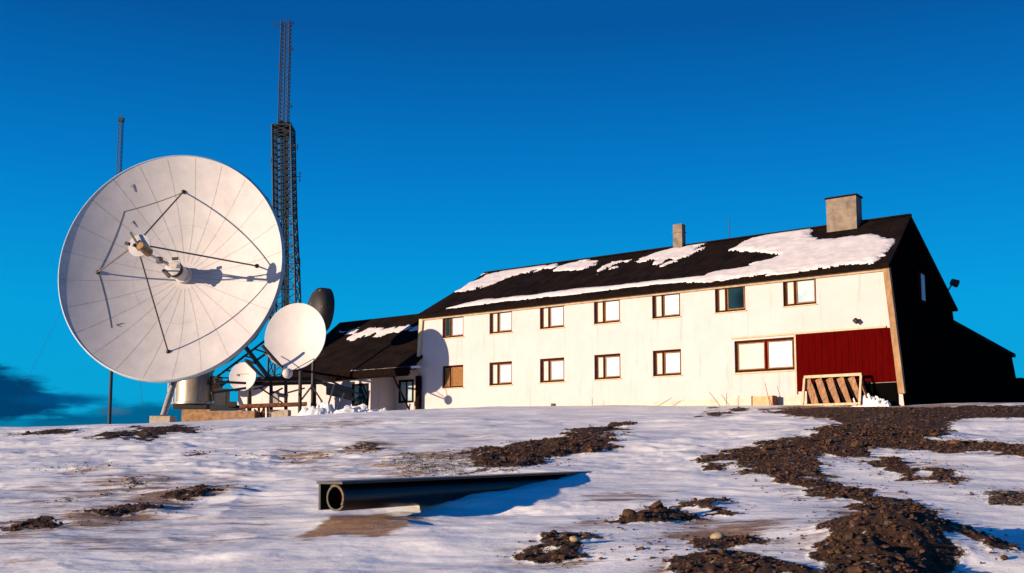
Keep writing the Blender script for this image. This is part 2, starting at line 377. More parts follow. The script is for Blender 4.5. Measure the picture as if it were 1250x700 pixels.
ZZ = ZZ+near*(mound+und*fade+hgt*(1+.9*rg)+.05*dirt*fbm(XX*9, YY*9, 77, 2))
def gfull(X, Y):
    i = np.clip(np.searchsorted(ys, Y)-1, 0, len(ys)-2); j = np.clip(np.searchsorted(us, X/max(Y, 9))-1, 0, len(us)-2)
    return float(ZZ[i:i+2, j:j+2].mean())
nr, nc = XX.shape
co = np.stack([XX, YY, ZZ], -1).reshape(-1, 3)
ii = (np.arange(nr-1)[:, None]*nc+np.arange(nc-1)[None, :]).ravel()
quads = np.stack([ii, ii+1, ii+1+nc, ii+nc], -1)
me = bpy.data.meshes.new('snowy_ground'); me.vertices.add(len(co)); me.vertices.foreach_set('co', co.ravel())
me.loops.add(quads.size); me.loops.foreach_set('vertex_index', quads.ravel().astype(np.int32))
me.polygons.add(len(quads)); me.polygons.foreach_set('loop_start', np.arange(0, quads.size, 4, dtype=np.int32))
me.polygons.foreach_set('use_smooth', np.ones(len(quads), bool)); me.update(calc_edges=True); me.validate()
for nm, arr in (('dirt', dirt), ('dust', dust)):
    a = me.attributes.new(nm, 'FLOAT', 'POINT'); a.data.foreach_set('value', arr.ravel().astype(np.float32))
me.materials.append(M['ground'])
go = bpy.data.objects.new('snowy_ground', me); C.objects.link(go); tag(go, kind='structure')

# gravel and lumps of turf lying on the bare patches (uncountable)
def stones(n, size, seed, thr=.5, fr=False):
    r = np.random.default_rng(seed)
    w = (dirt > thr) & (np.abs(UU) < .54) & (YY > 9)
    # weight by ground area per vertex
    wt = np.where(w, YY*YY*dirt**2, 0) if not fr else np.where((halo > .03)&(halo < .9)&(np.abs(UU) < .54)&(YY > 9), YY*YY*halo**2, 0); wt = wt*np.where(YY > 33, .22, 1); wt = wt.ravel()/wt.sum()
    idx = r.choice(wt.size, n, p=wt)
    P = co[idx]+np.stack([r.normal(size=n)*.05, r.normal(size=n)*.05, np.zeros(n)], -1)
    q_ = (1+5**.5)/2; bv = np.array([(-1,q_,0),(1,q_,0),(-1,-q_,0),(1,-q_,0),(0,-1,q_),(0,1,q_),(0,-1,-q_),(0,1,-q_),(q_,0,-1),(q_,0,1),(-q_,0,-1),(-q_,0,1)])/1.9
    bf = np.array([(0,11,5),(0,5,1),(0,1,7),(0,7,10),(0,10,11),(1,5,9),(5,11,4),(11,10,2),(10,7,6),(7,1,8),(3,9,4),(3,4,2),(3,2,6),(3,6,8),(3,8,9),(4,9,5),(2,4,11),(6,2,10),(8,6,7),(9,8,1)])
    s = size*np.exp(r.normal(size=n)*.45); th = r.uniform(0, 6.28, n)
    v = np.repeat(bv[None], n, 0)*(1+r.normal(size=(n, 12, 3))*.20)
    v[:, :, 2] *= r.uniform(.4, .9, n)[:, None]
    x = v[..., 0]*np.cos(th)[:, None]-v[..., 1]*np.sin(th)[:, None]; y = v[..., 0]*np.sin(th)[:, None]+v[..., 1]*np.cos(th)[:, None]
    v = np.stack([x, y, v[..., 2]], -1)*s[:, None, None]+P[:, None, :]
    f = (bf[None]+(np.arange(n)*12)[:, None, None]).reshape(-1, 3)
    return v.reshape(-1, 3), f
va, fa = stones(13000, .019, 1); vb, fb = stones(1600, .038, 2, .6); vc, fc = stones(2600, .016, 3, fr=True)
me = bpy.data.meshes.new('gravel'); me.from_pydata(np.concatenate([va, vb, vc]).tolist(), [], np.concatenate([fa, fb+len(va), fc+len(va)+len(vb)]).tolist())
me.materials.append(M['stone']); gv = bpy.data.objects.new('gravel', me); C.objects.link(gv)
tag(gv, 'brown stones and turf lumps on the bare patches between the snow', 'gravel', kind='stuff')
for k, (px, py, r, lab) in enumerate([(702,673,.075,'pale tan stone at the right end of the small rock clump in the foreground snow'),
                                  (768,640,.11,'rounded brown stone at the left side of the dark rock clump left of centre foreground'),
                                  (876,668,.08,'pale stone lying on the thin dark strip of bare ground at the bottom edge')]):
    p = g(px, py); z = gfull(p[0], p[1]); b = MB().ball((p[0], p[1], z+r*.5), r, 12, (1.2, 1, .75))
    b.v = [(x+(vnoise(np.array([x*9]), np.array([y*9+z_*7]), 3)[0])*r*.5, y, z_+(vnoise(np.array([z_*11]), np.array([x*9]), 8)[0])*r*.4) for x, y, z_ in b.v]
    tag(b.build('stone', M['pale_stone'] if k != 1 else M['stone'], origin=(p[0], p[1], z), smooth=True), lab, 'stone')

# ------------------------------------------------------------------ main building
def sR(z): return -1.05+(z-2.6)/5.9*.5 if z <= 8.5 else -.55+(z-8.5)/3.1*.55      # right end leans inwards
def sL(z): return 26.0-(z-2.6)/5.9*.4 if z <= 8.5 else 25.6-(z-8.5)/3.1*.9
EZ, RIDGE, BZ = 8.5, 11.46, 7.75
house = thing('station_building', 'long two storey cream house with black snow patched roof and dark red panel', 'building', H(12.5, 5, 2.6))
WIN = []
for k in range(7): WIN.append((3.299+3.335*k-.76, 3.299+3.335*k+.76, 7.05, 8.30, 'up', k))
for k in range(2, 7): WIN.append((3.299+3.335*k-.76, 3.299+3.335*k+.76, 4.25, 5.49, 'low', k))
WIN.append((3.60, 6.47, 4.20, 5.66, 'big', 0))
ss = sorted({round(a, 4) for w in WIN for a in (w[0], w[1])}); zs = sorted({2.2, EZ-.001} | {round(a, 4) for w in WIN for a in (w[2], w[3])})
mb = MB(); cols = [None]+ss+[None]
def edge(c, z, left): return (sL(z) if left else sR(z)) if c is None else c
for i in range(len(cols)-1):
    for j in range(len(zs)-1):
        z0, z1 = zs[j], zs[j+1]; a, b = cols[i], cols[i+1]
        if a is not None and b is not None:
            cm, zm = (a+b)/2, (z0+z1)/2
            if any(w[0] < cm < w[1] and w[2] < zm < w[3] for w in WIN): continue
        P = [H(edge(a, z0, False), 0, z0), H(edge(b, z0, True), 0, z0), H(edge(b, z1, True), 0, z1), H(edge(a, z1, False), 0, z1)]
        mb.add(P, [(0, 1, 2, 3)])
for w in WIN:   # reveals
    a, b, c, d = w[:4]
    for q in (((a, c), (b, c)), ((b, c), (b, d)), ((b, d), (a, d)), ((a, d), (a, c))):
        mb.add([H(q[0][0], 0, q[0][1]), H(q[1][0], 0, q[1][1]), H(q[1][0], .22, q[1][1]), H(q[0][0], .22, q[0][1])], [(0, 1, 2, 3)])
mb.build('wall', M['wall'], house, fixn=False)
# gables + rear
mb = MB()
for S in (sR, sL):
    mb.add([H(S(2.2), .005, 2.2), H(S(2.2), 10, 2.2), H(S(BZ), 10, BZ), H(S(RIDGE), 5, RIDGE-.15), H(S(EZ), .005, EZ)], [(0, 1, 2, 3, 4)])
mb.add([H(sR(2.2), 10, 2.2), H(sL(2.2), 10, 2.2), H(sL(BZ), 10, BZ), H(sR(BZ), 10, BZ)], [(0, 1, 2, 3)])
gw = mb.build('gable_wall', M['dark_wall'], house, fixn=False); gw['label'] = 'boarded end wall with its shade painted in as black'
mb = MB().hbox(1.3, 26.05, -.06, .004, 2.0, 3.02); mb.build('plinth', M['plinth'], house)
# roof
mb = MB()
def rp(s, w, z, dz=0): return H(s, w, z+dz)
def ov(S, z, e): return S(z)+e
zf = EZ-.30*(RIDGE-EZ)/5; zb = BZ-.2*(RIDGE-BZ)/5
fr = [rp(ov(sR, EZ, -.22), -.30, zf), rp(ov(sL, EZ, .22), -.30, zf), rp(ov(sL, RIDGE, .22), 5, RIDGE), rp(ov(sR, RIDGE, -.2), 5, RIDGE)]
bk = [rp(ov(sR, BZ, -.22), 10.2, zb), rp(ov(sL, BZ, .22), 10.2, zb)]
t = Vector((0, 0, .11))
mb.hexa([fr[0], fr[1], fr[2], fr[3], fr[0]+t, fr[1]+t, fr[2]+t, fr[3]+t])
mb.hexa([fr[3], fr[2], bk[1], bk[0], fr[3]+t, fr[2]+t, bk[1]+t, bk[0]+t])
roof = mb.build('roof', M['roof'], house, fixn=False)
# standing seams of the roof sheets
mb = MB()
nl = 34
for k in range(nl+1):
    f = k/nl; a = fr[0].lerp(fr[1], f)+t; b = fr[3].lerp(fr[2], f)+t
    mb.beam(a+Vector((0, 0, .004)), b+Vector((0, 0, .004)), .03, .012)
mb.build('seam', M['roof'], roof)
mb = MB().beam(fr[3]+t+Vector((0, 0, .02)), fr[2]+t+Vector((0, 0, .02)), .28, .07); mb.build('ridge_cap', M['roof'], roof)
mb = MB().hbox(sR(EZ)-.2, sL(EZ)+.2, -.345, -.305, zf-.05, zf+.13); mb.build('gutter', M['fascia'], roof)
mb = MB().hbox(sR(EZ)+.02, sL(EZ)-.02, -.09, -.004, EZ-.34, EZ-.12); mb.build('eaves_board', M['fascia_tan'], house)
mb = MB().hbox(sR(EZ)+.02, sL(EZ)-.02, -.30, -.004, EZ-.20, EZ-.115); mb.build('soffit', M['fascia'], house)
# corner boards (wide at the foot)
mb = MB(); a = .22
mb.hexa([H(sR(2.95)-.12, -.14, 2.95), H(sR(2.95)-.12, .1, 2.95), H(sR(2.95)+.14, .1, 2.95), H(sR(2.95)+.14, -.14, 2.95),
         H(sR(8.3)-.12, -.14, 8.3), H(sR(8.3)-.12, .1, 8.3), H(sR(8.3)+.14, .1, 8.3), H(sR(8.3)+.14, -.14, 8.3)])
mb.build('corner_board', M['corner'], house)
mb = MB()
mb.hexa([H(sL(2.7)-.05, -.12, 2.7), H(sL(2.7)+.1, -.12, 2.7), H(sL(2.7)+.1, .1, 2.7), H(sL(2.7)-.05, .1, 2.7),
         H(sL(8.3)-.16, -.12, 8.3), H(sL(8.3)+.1, -.12, 8.3), H(sL(8.3)+.1, .1, 8.3), H(sL(8.3)-.16, .1, 8.3)])
mb.build('corner_board', M['cream_wood'], house)
# red panel: vertical boards
mb = MB(); s = 3.5
def rs(z): return sR(z)+.15
k = 0
while s > -.95:
    e = s-.145; z0 = 3.22 if s > 1.25 else 3.46
    if e < rs(5.74): 
        e0, e1 = max(e, rs(z0)), max(e, rs(5.74)); 
    else: e0 = e1 = e
    s0_, s1_ = max(s, e0), max(s, e1)
    d = .045+.012*(k % 2)
    mb.hexa([H(e0, -d, z0), H(s0_-.006, -d, z0), H(s0_-.006, -.003, z0), H(e0, -.003, z0), H(e1, -d, 5.74), H(s1_-.006, -d, 5.74), H(s1_-.006, -.003, 5.74), H(e1, -.003, 5.74)])
    s = e; k += 1
mb.build('red_panel', M['red'], house)
MB().hbox(-.45, 6.6, -.075, -.004, 5.752, 5.83).hbox(3.503, 3.585, -.075, -.004, 3.1, 5.748).build('trim', M['cream_wood'], house)
# black box painting in the shade of an open recess under the red panel
MB().hbox(-.85, 1.28, -.03, .6, 2.3, 3.44).build('recess_shade', M['dark_wall'], house)
# windows
def window(w, parent, frame_m=None):
    a, b, c, d, kind, k = w; fm = frame_m or M['frame']; D0, D1 = .09, .18; fw = .11
    mb = MB()
    if kind == 'big':
        mb.hbox(a, b, D0, D1, c, c+fw).hbox(a, b, D0, D1, d-fw, d).hbox(a, a+fw, D0, D1, c+fw, d-fw).hbox(b-fw, b, D0, D1, c+fw, d-fw)
        o = mb.build('window', fm, parent); mid = (a+b)/2-.06
        q = MB().hbox(mid-.065, mid+.065, D0+.006, D1, c+fw, d-fw).build('mullion', M['red'], o)
        for x0, x1, mm in ((a+fw, mid-.065, M['pane']), (mid+.065, b-fw, M['pane_white'])):
            MB().hbox(x0+.001, x1-.001, .135, .16, c+fw, d-fw).build('pane', mm, o)
            MB().hbox(x0, x0+.05, .11, .16, c+fw, d-fw).hbox(x1-.05, x1, .11, .16, c+fw, d-fw).hbox(x0+.05, x1-.05, .11, .16, c+fw, c+fw+.05).hbox(x0+.05, x1-.05, .11, .16, d-fw-.05, d-fw).build('sash', M['sash'], o)
        MB().hbox(a-.06, b+.06, -.06, .03, c-.07, c-.003).build('sill', M['cream_wood'], o)
        return o
    mb.hbox(a, b, D0, D1, c, c+fw*.8).hbox(a, b, D0, D1, d-fw, d).hbox(a, a+.075, D0, D1, c+fw*.8, d-fw).hbox(b-.13, b, D0, D1, c+fw*.8, d-fw)
    o = mb.build('window', fm, parent)
    m0 = b-.13-.34
    MB().hbox(m0-.10, m0, D0+.006, D1, c+fw*.8, d-fw).build('mullion', fm, o)
    lp = M['pane_white']; rpn = M['pane']
    if kind == 'up' and k == 0: rpn = M['pane_blue']
    if kind == 'up' and k == 1: rpn = M['pane_dark']; o['label'] = 'window with a dark open right pane'
    if kind == 'up' and k == 6: lp = M['pane_dark']  # dark left pane also paints in part of the shadow on this window
    if kind == 'low' and k == 6: lp = rpn = M['board']; o['label'] = 'boarded brown window'
    z0, z1 = c+fw*.8, d-fw
    for x0, x1, mm, sw in ((m0, b-.13, lp, .03), (a+.075, m0-.10, rpn, .055)):
        MB().hbox(x0+.001, x1-.001, .135, .16, z0, z1).build('pane', mm, o)
        MB().hbox(x0, x0+sw, .11, .16, z0, z1).hbox(x1-sw, x1, .11, .16, z0, z1).hbox(x0+sw, x1-sw, .11, .16, z0, z0+sw).hbox(x0+sw, x1-sw, .11, .16, z1-sw, z1).build('sash', M['sash'], o)
    MB().hbox(a-.05, b+.05, -.05, .03, c-.05, c-.003).build('sill', M['cream_wood'], o)
    return o
for w in WIN: window(w, house)
# chimneys, vents, lamps
def rz_at(w): return EZ+(RIDGE-EZ)*w/5+.16
ch = MB().hbox(2.05, 3.50, 4.2, 5.0, rz_at(4.2)-.25, 12.70).build('chimney', M['concrete'], house)
MB().hbox(2.0, 3.55, 4.15, 5.05, 12.70, 12.78).build('cap', M['roof'], ch)
sa, za = sz(824, 276, 5.0); sb_, _ = sz(838, 276, 5.0)
ch = MB().hbox(sb_+.12, sa-.03, 4.7, 5.1, 11.2, za-.45).build('chimney', M['concrete'], house)
MB().hbox(sb_+.08, sa+.0, 4.66, 5.14, za-.45, za-.40).hbox(sb_+.12, sa-.03, 4.7, 5.1, za-.40, za).build('cap', M['concrete'], ch)
s_, z_ = sz(890, 266, 5.0); MB().tube(H(s_, 5, 11.7), H(s_, 5, z_), .018).build('antenna', M['steel'], house)
s_, z_ = sz(1047, 392, 0)
lo_ = MB().hbox(s_-.06, s_+.06, -.05, -.004, z_-.06, z_+.08).tube(H(s_, -.05, z_+.04), H(s_, -.22, z_-.03), .025).build('wall_lamp', M['steel'], house)
MB().tube(H(s_-.06, -.24, z_-.1), H(s_+.06, -.20, z_+.04), .09, .11, n=12).build('shade', M['black'], lo_)
for px, py in ((550, 503), (675, 497)):
    s_, z_ = sz(px, py, -.06); MB().hbox(s_-.1, s_+.1, -.10, -.062, z_-.02, z_+.18).build('vent', M['black'], house)
# gable window, seen edge-on
gp0 = on_plane(1121, 346, H(sR(7), 0, 7), U); 
def gw_w(px):
    P = on_plane(px, 360, H(sR(7.5), 0, 7), U); return float((P-H(0, 0, 0)).dot(Vector(V)))
wa, wb = gw_w(1120.5), gw_w(1127); sg = sR(7.5)
o = MB().hbox(sg-.12, sg-.02, wa, wb, 7.35, 8.75).build('window', M['frame'], house)
MB().hbox(sg-.13, sg-.121, wa+.15, wb-.15, 7.45, 8.65).build('pane', M['pane_blue'], o)
# floodlight on the rear verge
o = MB().beam(H(sR(8.6), 9.35, 8.45), H(-.75, 9.75, 8.95), .05).build('floodlight', M['black'], house)
MB().tube(H(-.72, 9.65, 9.02), H(-.95, 9.85, 8.92), .17, .2, n=12).build('lamp_head', M['black'], o)

# ------------------------------------------------------------------ rear wing
ann = thing('rear_wing', 'low black rear wing running back from the right end of the house', 'building', H(3, 17, 2.6))
mb = MB(); mb.hexa([H(-1.0, 10.05, 2.0), H(7, 10.05, 2.0), H(7, 24, 2.0), H(-1.0, 24, 2.0), H(-.4, 10.05, 7.05), H(7, 10.05, 7.05), H(7, 24, 6.45), H(-.4, 24, 6.45)])
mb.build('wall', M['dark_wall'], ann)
mb = MB(); mb.hexa([H(-.55, 10.02, 7.06), H(7.2, 10.02, 7.06), H(7.2, 24.3, 6.46), H(-.55, 24.3, 6.46), H(-.55, 10.02, 7.24), H(7.2, 10.02, 7.24), H(7.2, 24.3, 6.66), H(-.55, 24.3, 6.66)])
mb.build('roof', M['roof'], ann)
mb = MB(); mb.hexa([H(-1.3, 24.05, 2.0), H(6, 24.05, 2.0), H(6, 33, 2.0), H(-1.3, 33, 2.0), H(-.9, 24.05, 5.2), H(6, 24.05, 5.2), H(6, 33, 5.0), H(-.9, 33, 5.0)])
mb.build('lean_to', M['dark_wall'], ann)

# ------------------------------------------------------------------ left wing
wing = thing('low_wing', 'single storey cream wing with steep black roof left of the long house', 'building', H(31, 3, 2.7))
A0, A1 = 29.1, 41.0
def wallbox(s0, s1, w0, z0, z1, holes, name):
    ss = sorted({s0, s1} | {x for h in holes for x in h[:2]}); zz = sorted({z0, z1} | {x for h in holes for x in h[2:4]}); mb = MB()
    for i in range(len(ss)-1):
        for j in range(len(zz)-1):
            cm, zm = (ss[i]+ss[i+1])/2, (zz[j]+zz[j+1])/2
            if any(h[0] < cm < h[1] and h[2] < zm < h[3] for h in holes): continue
            mb.hbox(ss[i], ss[i+1], w0, w0+.2, zz[j], zz[j+1])
    return mb
ha = (sz(450, 480, -.5)[0], sz(430, 480, -.5)[0], 3.45, 4.75)
mb = wallbox(A0, A1, -.5, 2.0, 5.3, [ha], 'x'); mb.hbox(A0, A0+.2, -.298, 1.6, 2.0, 5.3); mb.hbox(A1-.2, A1, -.298, 6, 2.0, 5.3)
mb.build('wall', M['wall'], wing)
hb = (sz(505, 480, 1.6)[0], sz(487, 480, 1.6)[0], sz(495, 492, 1.6)[1], sz(495, 464, 1.6)[1])
mb = wallbox(25.9, A0+.2, 1.6, 2.0, 5.6, [hb], 'x'); mb.build('wall', M['wall'], wing)
for h_, w0, pm_ in ((ha, -.5, M['board']), (hb, 1.6, M['pane_blue'])):
    a, b, c, d = h_; mb = MB(); f = .12
    mb.hbox(a, b, w0-.03, w0+.08, c, c+f).hbox(a, b, w0-.03, w0+.08, d-f, d).hbox(a, a+f, w0-.03, w0+.08, c+f, d-f).hbox(b-f, b, w0-.03, w0+.08, c+f, d-f)
    o = mb.build('window', M['fascia'], wing); MB().hbox(a+f, b-f, w0+.03, w0+.07, c+f, d-f).build('pane', pm_ if w0 > 0 else M['pane_dark'], o)
    if w0 > 0: MB().hbox((a+b)/2-.04, (a+b)/2+.04, w0-.0, w0+.028, c+f, d-f).build('mullion', M['fascia'], o)
WR = 9.2; WE = 5.3
mb = MB(); f0, f1, r0, r1 = H(25.6, -.95, WE), H(36.5, -.95, WE), H(25.2, 4, WR), H(36.4, 4, WR)
b0, b1 = H(25.2, 9, WE), H(36.5, 9, WE); t = Vector((0, 0, .16))
mb.hexa([f0, f1, r1, r0, f0+t, f1+t, r1+t, r0+t]); mb.hexa([r0, r1, b1, b0, r0+t, r1+t, b1+t, b0+t])
wr = mb.build('roof', M['roof'], wing, fixn=False)
MB().hbox(25.6, 36.5, -1.0, -.955, WE-.22, WE+.14).build('gutter', M['fascia'], wr)
MB().hbox(25.9, 41, -.94, -.72, WE-.3, WE-.02).build('soffit', M['fascia'], wing)
mb = MB().add([H(36.3, -.4, 5.2), H(36.3, 8.6, 5.2), H(36.3, 4, WR-.05)], [(0, 1, 2)]); mb.build('gable_wall', M['dark_wall'], wing)
mb = MB(); mb.hexa([H(36.5, -.9, 5.3), H(41.3, -.9, 5.3), H(41.3, 6, 6.0), H(36.5, 6, 6.0), H(36.5, -.9, 5.5), H(41.3, -.9, 5.5), H(41.3, 6, 6.2), H(36.5, 6, 6.2)])
mb.build('low_roof', M['roof'], wing)
MB().hbox(25.5, 25.75, -.35, -.10, 2.3, 5.0).build('post', M['fascia'], wing)
MB().beam(H(27.2, -.6, 5.0), H(25.9, -.6, 3.0), .08).build('brace', M['fascia'], wing)
MB().beam(H(26.35, .9, 4.0), H(25.95, .9, 2.7), .07).build('brace', M['fascia'], wing)

# ------------------------------------------------------------------ snow lying on the roofs
def snow_patch(pix, O, n, e1, e2, label, th=.09, res=.07, seed=0, clipw=None, rough=.16, grow=.05, holes=0):
    O = Vector(O); e1 = Vector(e1); e2 = Vector(e2); n = Vector(n)
    W = np.array([[(on_plane(px, py, O, n)-O).dot(e1), (on_plane(px, py, O, n)-O).dot(e2)] for px, py in pix])
    if clipw: W[:, 1] = np.clip(W[:, 1], *clipw)
    lo = W.min(0)-.3; hi = W.max(0)+.3
    a = np.arange(lo[0], hi[0], res); b = np.arange(lo[1], hi[1], res); A, B = np.meshgrid(a, b)
    d = sdf(W, A, B)+grow+rough*2*fbm(A*1.3, B*2.5, seed, 4)+rough*.3*fbm(A*6, B*6, seed+5, 2)
    if holes: d = d-holes*sstep(-.05, .45, fbm(A*1.5+B*.9, B*.55-A*.2, seed+3, 4))
    if clipw: d = np.minimum(d, np.minimum(B-clipw[0], clipw[1]-B))
    T = th*np.sqrt(np.clip(d/.35, 0, 1))+.03*fbm(A*1.5, B*1.5, seed+9, 3)*np.clip(d/.4, 0, 1)
    T = np.where(d > 0, np.maximum(T, .012), -.06)
    ok = d > -.08
    P = [O+e1*float(x)+e2*float(y)+n*float(t_) for x, y, t_ in zip(A.ravel(), B.ravel(), T.ravel())]
    nc_ = len(a); mb = MB(); fs = []
    for i in range(len(b)-1):
        for j in range(nc_-1):
            if ok[i, j] and ok[i+1, j] and ok[i, j+1] and ok[i+1, j+1]: fs.append((i*nc_+j, i*nc_+j+1, (i+1)*nc_+j+1, (i+1)*nc_+j))
    used = sorted({q for f in fs for q in f}); mp = {q: i for i, q in enumerate(used)}
    mb.add([P[q] for q in used], [tuple(mp[q] for q in f) for f in fs])
    # orient up
    o = mb.build('roof_snow', M['roofsnow'], origin=P[used[len(used)//2]], smooth=True, fixn=False)
    return tag(o, label, 'snow')
def plane_of(p0, p1, p2):   # e1 along eave, e2 up the slope
    e1 = (p1-p0).normalized(); e2 = (p2-p0); e2 = (e2-e1*e2.dot(e1)).normalized(); n = e1.cross(e2); n = n if n.z > 0 else -n
    return e1, e2, n
t = Vector((0, 0, .12)); O = fr[0]+t; e1, e2, n = plane_of(fr[0], fr[1], fr[3])
Lm = (fr[3]-fr[0]).dot(e2)
S1 = [(562,354),(597,331),(620,329),(665,323),(690,324),(712,319),(740,323),(770,317),(800,310),(835,301),(857,298),(851,307),(835,314),(805,324),(795,317),(760,321),(735,331),(725,326),(700,328),(682,331),(672,327),(640,334),(610,342),(590,349),(572,354)]
S2 = [(894,305),(926,289),(961,282),(989,279),(985,287),(998,294),(1019,294),(1062,287),(1085,294),(1080,312),(1066,319.5),(991,329),(894,340),(840,344),(877,332),(911,327),(950,313),(944,308),(911,308)]
S3 = [(545,377),(584,367),(656,360),(704,353),(752,348.5),(800,343.5),(860,337),(900,333),(900,336.5),(858,341),(764,351.5),(704,358.5),(620,367.5)]
snow_patch(S1, O, n, e1, e2, 'ragged long snow patch under the ridge on the left half of the big roof', rough=.24, seed=2, clipw=(.05, Lm-.05), th=.07, grow=.24, holes=.62)
snow_patch(S2, O, n, e1, e2, 'largest smooth snow patch on the right end of the big roof below the square chimney', seed=7, clipw=(.06, Lm-.05), th=.10, grow=.16, holes=.2)
snow_patch(S3, O, n, e1, e2, 'thin snow strip along the eaves of the big roof', seed=12, clipw=(.04, Lm-.05), rough=.07)
O = f0+t; e1, e2, n = plane_of(f0, f1, r0)
SW = [(412,405),(430,402),(470,399),(514,396),(514,403),(480,409),(450,413),(430,416),(420,413)]
snow_patch(SW, O, n, e1, e2, 'streaky snow band under the ridge of the low black wing roof', seed=19, rough=.3, th=.06, grow=.1, holes=.7)
SW = [(425,457.5),(460,454),(506,450),(506,452),(460,456.5),(425,459.5)]
snow_patch(SW, O, n, e1, e2, 'narrow snow edge above the gutter of the low wing', seed=23, rough=.05, clipw=(.02, 6), grow=.14)

# ------------------------------------------------------------------ things by the house wall
def gpos(s, w): p = H(s, w, 0); return gfull(p.x, p.y)
zb_ = gpos(1.6, -.8)-.03
fr_ = thing('pallet_frame', 'cream framed wooden crate of diagonal brown planks leaning below the red panel', 'crate', H(1.6, -.8, zb_))
def L(s, z, off=0): return H(s, -.95+(z-zb_)*.25+off, z)
s0, s1 = .45, 2.95; zt = sz(1030, 458, -.7)[1]
mb = MB().beam(L(s0, zt), L(s1, zt), .09, .12).beam(L(s0+.02, zb_), L(s0+.02, zt-.06), .09, .09).beam(L(s1-.02, zb_), L(s1-.02, zt-.06), .09, .09)
mb.beam(L(s0, zb_+.07, .02), L(s1, zb_+.07, .02), .06, .10)
mb.build('frame', M['cream_wood'], fr_)
for k in range(5):
    x = s0+.22+k*.47
    MB().beam(L(x-.18, zb_+.02, .10), L(x+.26, zt-.10, .10), .30, .04, up=tuple(V)).build('plank', M['plank'], fr_)
for k in range(4):
    x = s0+.4+k*.5
    MB().beam(L(x-.3, zb_+.02, .02), L(x+.30, zt-.1, .02), .05, .05).build('brace', M['fascia'], fr_)
MB().hbox(s0, s1, -.38, -.33, zb_, zt-.25).build('gap_shade', M['fascia'], fr_)  # near-black sheet painting the shade in the gaps between planks
MB().beam(L(s0-.35, zb_, .2), L(s0+.02, zt-.3, .05), .16, .05).build('plank', M['rust'], fr_)
z_ = gpos(4.9, -.4)
bx = thing('plywood_box', 'small pale orange plywood box on the ground below the wide window', 'box', H(4.9, -.4, z_))
MB().hbox(4.45, 5.38, -.6, -.15, z_-.05, z_+.40).build('body', M['plywood'], bx)
MB().hbox(5.38, 5.43, -.62, -.13, z_-.05, z_+.42).build('batten', M['rust'], bx); MB().hbox(4.41, 4.45, -.62, -.13, z_-.05, z_+.42).build('batten', M['rust'], bx)
for px, py0, px1, py1, lab in ((723,502,723,487,'short upright stake in the snow below the middle of the long wall'),
                               (800,502,820,486,'thin stick leaning right in the snow near the fourth lower window'),
                               (880,496,866,479,'thin stick leaning left beside the dark clump near the wall'),
                               (887,496,887,480,'short upright stake just right of the left leaning stick'),
                               (940,487,934,468,'thin stick leaning above the plywood box')):
    P = on_plane(px, py0, H(0, -.7, 0), V); Q = on_plane(px1, py1, H(0, -.62, 0), V); z0 = gfull(P.x, P.y); P = Vector((P.x, P.y, z0-.05))
    tag(MB().tube(P, Q, .018, .012, n=6).build('stake', M['strut'], origin=P), lab, 'stake', 'sticks along the house wall')

def heap(name, c, rx, ry, h, label, seed, rz=0, lump=.35, m=None):
    n1_, n2_ = 46, 14; mb = MB(); P = []
    for i in range(n2_):
        q = i/(n2_-1)
        for k in range(n1_):
            a = 2*math.pi*k/n1_; r = 1-q
            x = math.cos(a)*r; y = math.sin(a)*r
            hh = h*(1-r*r)**.8
            nn = float(fbm(np.array([x*3.2+seed]), np.array([y*3.2]), seed, 4)[0])
            hh = hh*(1+lump*3*nn)-.08*(r > .99)
            X = x*rx*(1+.15*nn); Yy = y*ry*(1+.15*nn)
            P.append((c[0]+X*math.cos(rz)-Yy*math.sin(rz), c[1]+X*math.sin(rz)+Yy*math.cos(rz), c[2]+hh))
    fs = [(i*n1_+k, i*n1_+(k+1) % n1_, (i+1)*n1_+(k+1) % n1_, (i+1)*n1_+k) for i in range(n2_-1) for k in range(n1_)]
    mb.add(P, fs); r_ = random.Random(seed)
    for _ in range(26):   # broken clods
        a = r_.uniform(0, 6.28); q = r_.uniform(.1, .95); x = math.cos(a)*q; y = math.sin(a)*q; s = r_.uniform(.04, .11)*h/.5
        X = x*rx; Yy = y*ry
        cc = (c[0]+X*math.cos(rz)-Yy*math.sin(rz), c[1]+X*math.sin(rz)+Yy*math.cos(rz), c[2]+h*(1-q*q)**.8*.9)
        n_ = len(mb.v); mb.ball(cc, s*1.15, 7, (1, .8, .75)); mb.v[n_:] = [tuple(q+r_.gauss(0, s*.16) for q in v_) for v_ in mb.v[n_:]]
    return tag(mb.build(name, m or M['pilesnow'], origin=c, smooth=False, fixn=False), label, 'snow')
p = H(.2, -.55, gpos(.2, -.6)); heap('snow_heap', p, .9, .35, .42, 'lumpy snow heap at the foot of the right house corner', 5, rz=PH+math.pi/2)
P = g(398, 513); Yh = 55.0
for px, rx, h, lab, sd in ((392, 1.3, .62, 'larger shovelled snow heap in front of the low wing', 3), (432, 1.5, .5, 'shovelled snow heap before the brown wing window', 8), (462, .9, .32, 'smallest snow heap beside the recessed grey wing wall', 12)):
    c = at(px, 512, Yh); heap('snow_heap', (c.x, Yh, gfull(c.x, Yh)-.05), rx, .8, h, lab, sd)

